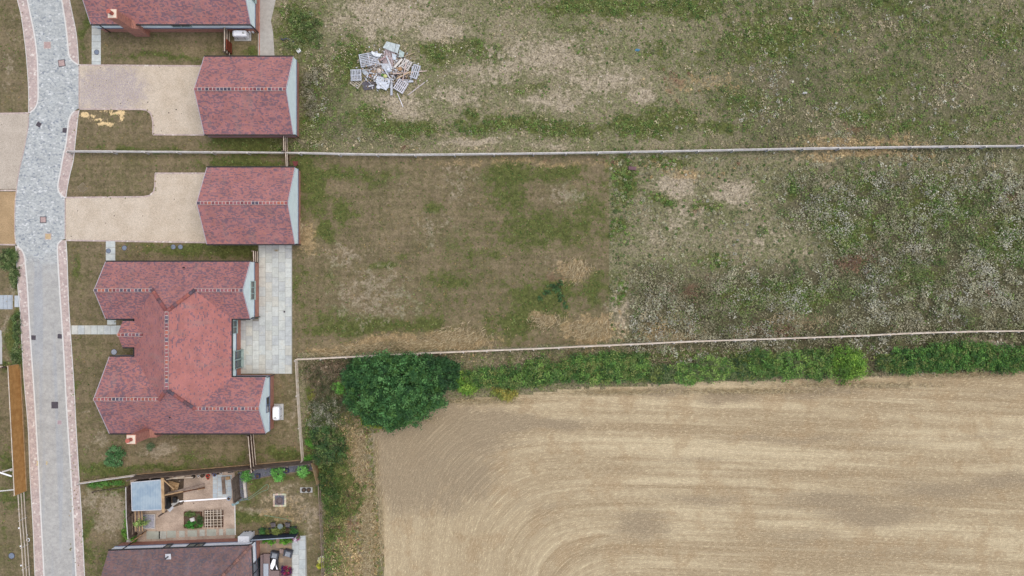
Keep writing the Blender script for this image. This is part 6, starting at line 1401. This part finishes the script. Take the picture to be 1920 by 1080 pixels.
a1, b1 = Wp(505, 1110, .4), Wp(524, 1070, .4); MB().box(a1[0] + .1, b1[0], a1[1], b1[1], .05, .42).build('footrest_section', TP, e)
a1, b1 = Wp(506, 1068, .4), Wp(522, 1046, .4); e = thing('coffee_table', ((a1[0] + b1[0]) / 2, (a1[1] + b1[1]) / 2, 0), 'dark coffee table with a white folded cloth on it', 'table')
MB().box(a1[0], b1[0], a1[1], b1[1], .36, .4).build('table_top', M['black'], e)
for u in (a1[0] + .05, b1[0] - .05):
    for v in (a1[1] + .05, b1[1] - .05): MB().obb(u, v, 0, .05, .05, .36).build('leg', M['black'], e)
mb = MB(); mb.prism([Wp(512, 1048, .42)[:2], Wp(517, 1049, .42)[:2], Wp(516, 1058, .42)[:2], Wp(511, 1068, .42)[:2], Wp(507, 1067, .42)[:2], Wp(507, 1059, .42)[:2]], .4, .42); mb.prism([Wp(517, 1058, .42)[:2], Wp(521, 1068, .42)[:2], Wp(518, 1067.5, .42)[:2]], .4, .42); tag(mb.build('tablecloth', M['white']), 'white folded cloth lying on the dark coffee table', 'cloth')
pot(535, 1073, .25, .35, plain('purple_pot', C(96, 62, 92), .6), 'round purple pot holding the crimson flowers', g=None)
# left edge bits
mb = MB(); mb.prism([Wp(-20, 610)[:2], Wp(3, 620)[:2], Wp(4, 640)[:2], Wp(4.5, 683)[:2], Wp(-20, 683)[:2]], 0, .04); tag(mb.build('patio', M['concrete']), kind='structure')
mb = MB(); mb.beam(Wp(-6, 884, .12), Wp(22, 893, .12), .14, .06); tag(mb.build('board', M['white']), 'pale board lying on grass left of the tall orange-brown fence', 'board')
mb = MB(); mb.beam(Wp(4, 885, .2), Wp(23, 879, .2), .14, .05); mb.obb(*Wp(23, 881)[:2], 0, .15, .15, .25); tag(mb.build('board', M['greytimber']), 'grey board crossing the pale one at the left edge', 'board')
mb = MB(); line([(-4, 921), (27, 918)], .1, 0, .05, mb); tag(mb.build('garden_edging', M['kerb']), kind='structure')
for i, (px, py, lb) in enumerate(((36, 955, 'highest'), (36, 990, 'second'), (39, 1024, 'third'), (40, 1060, 'lowest'))):
    x, y, _ = Wp(px, py); mb = MB(); mb.obb(x, y, 0, .13, .13, .06, 20); mb.obb(x, y, .06, .07, .07, .05, 20); tag(mb.build('marker_stone', M['white']), lb + ' white marker stone left of the pale three-rail fence', 'stone', 'white marker stones')
x, y, _ = Wp(53, 1012); mb = MB(); mb.ring(x, y, .02, .05, .12, .17, 14); mb.beam((x - .1, y + .3, .03), (x - .05, y + .5, .03), .05, .03); tag(mb.build('cable_loop', M['white']), 'white cable loop in the grass right of the three-rail fence', 'cable')
for nm in ('camera',): pass
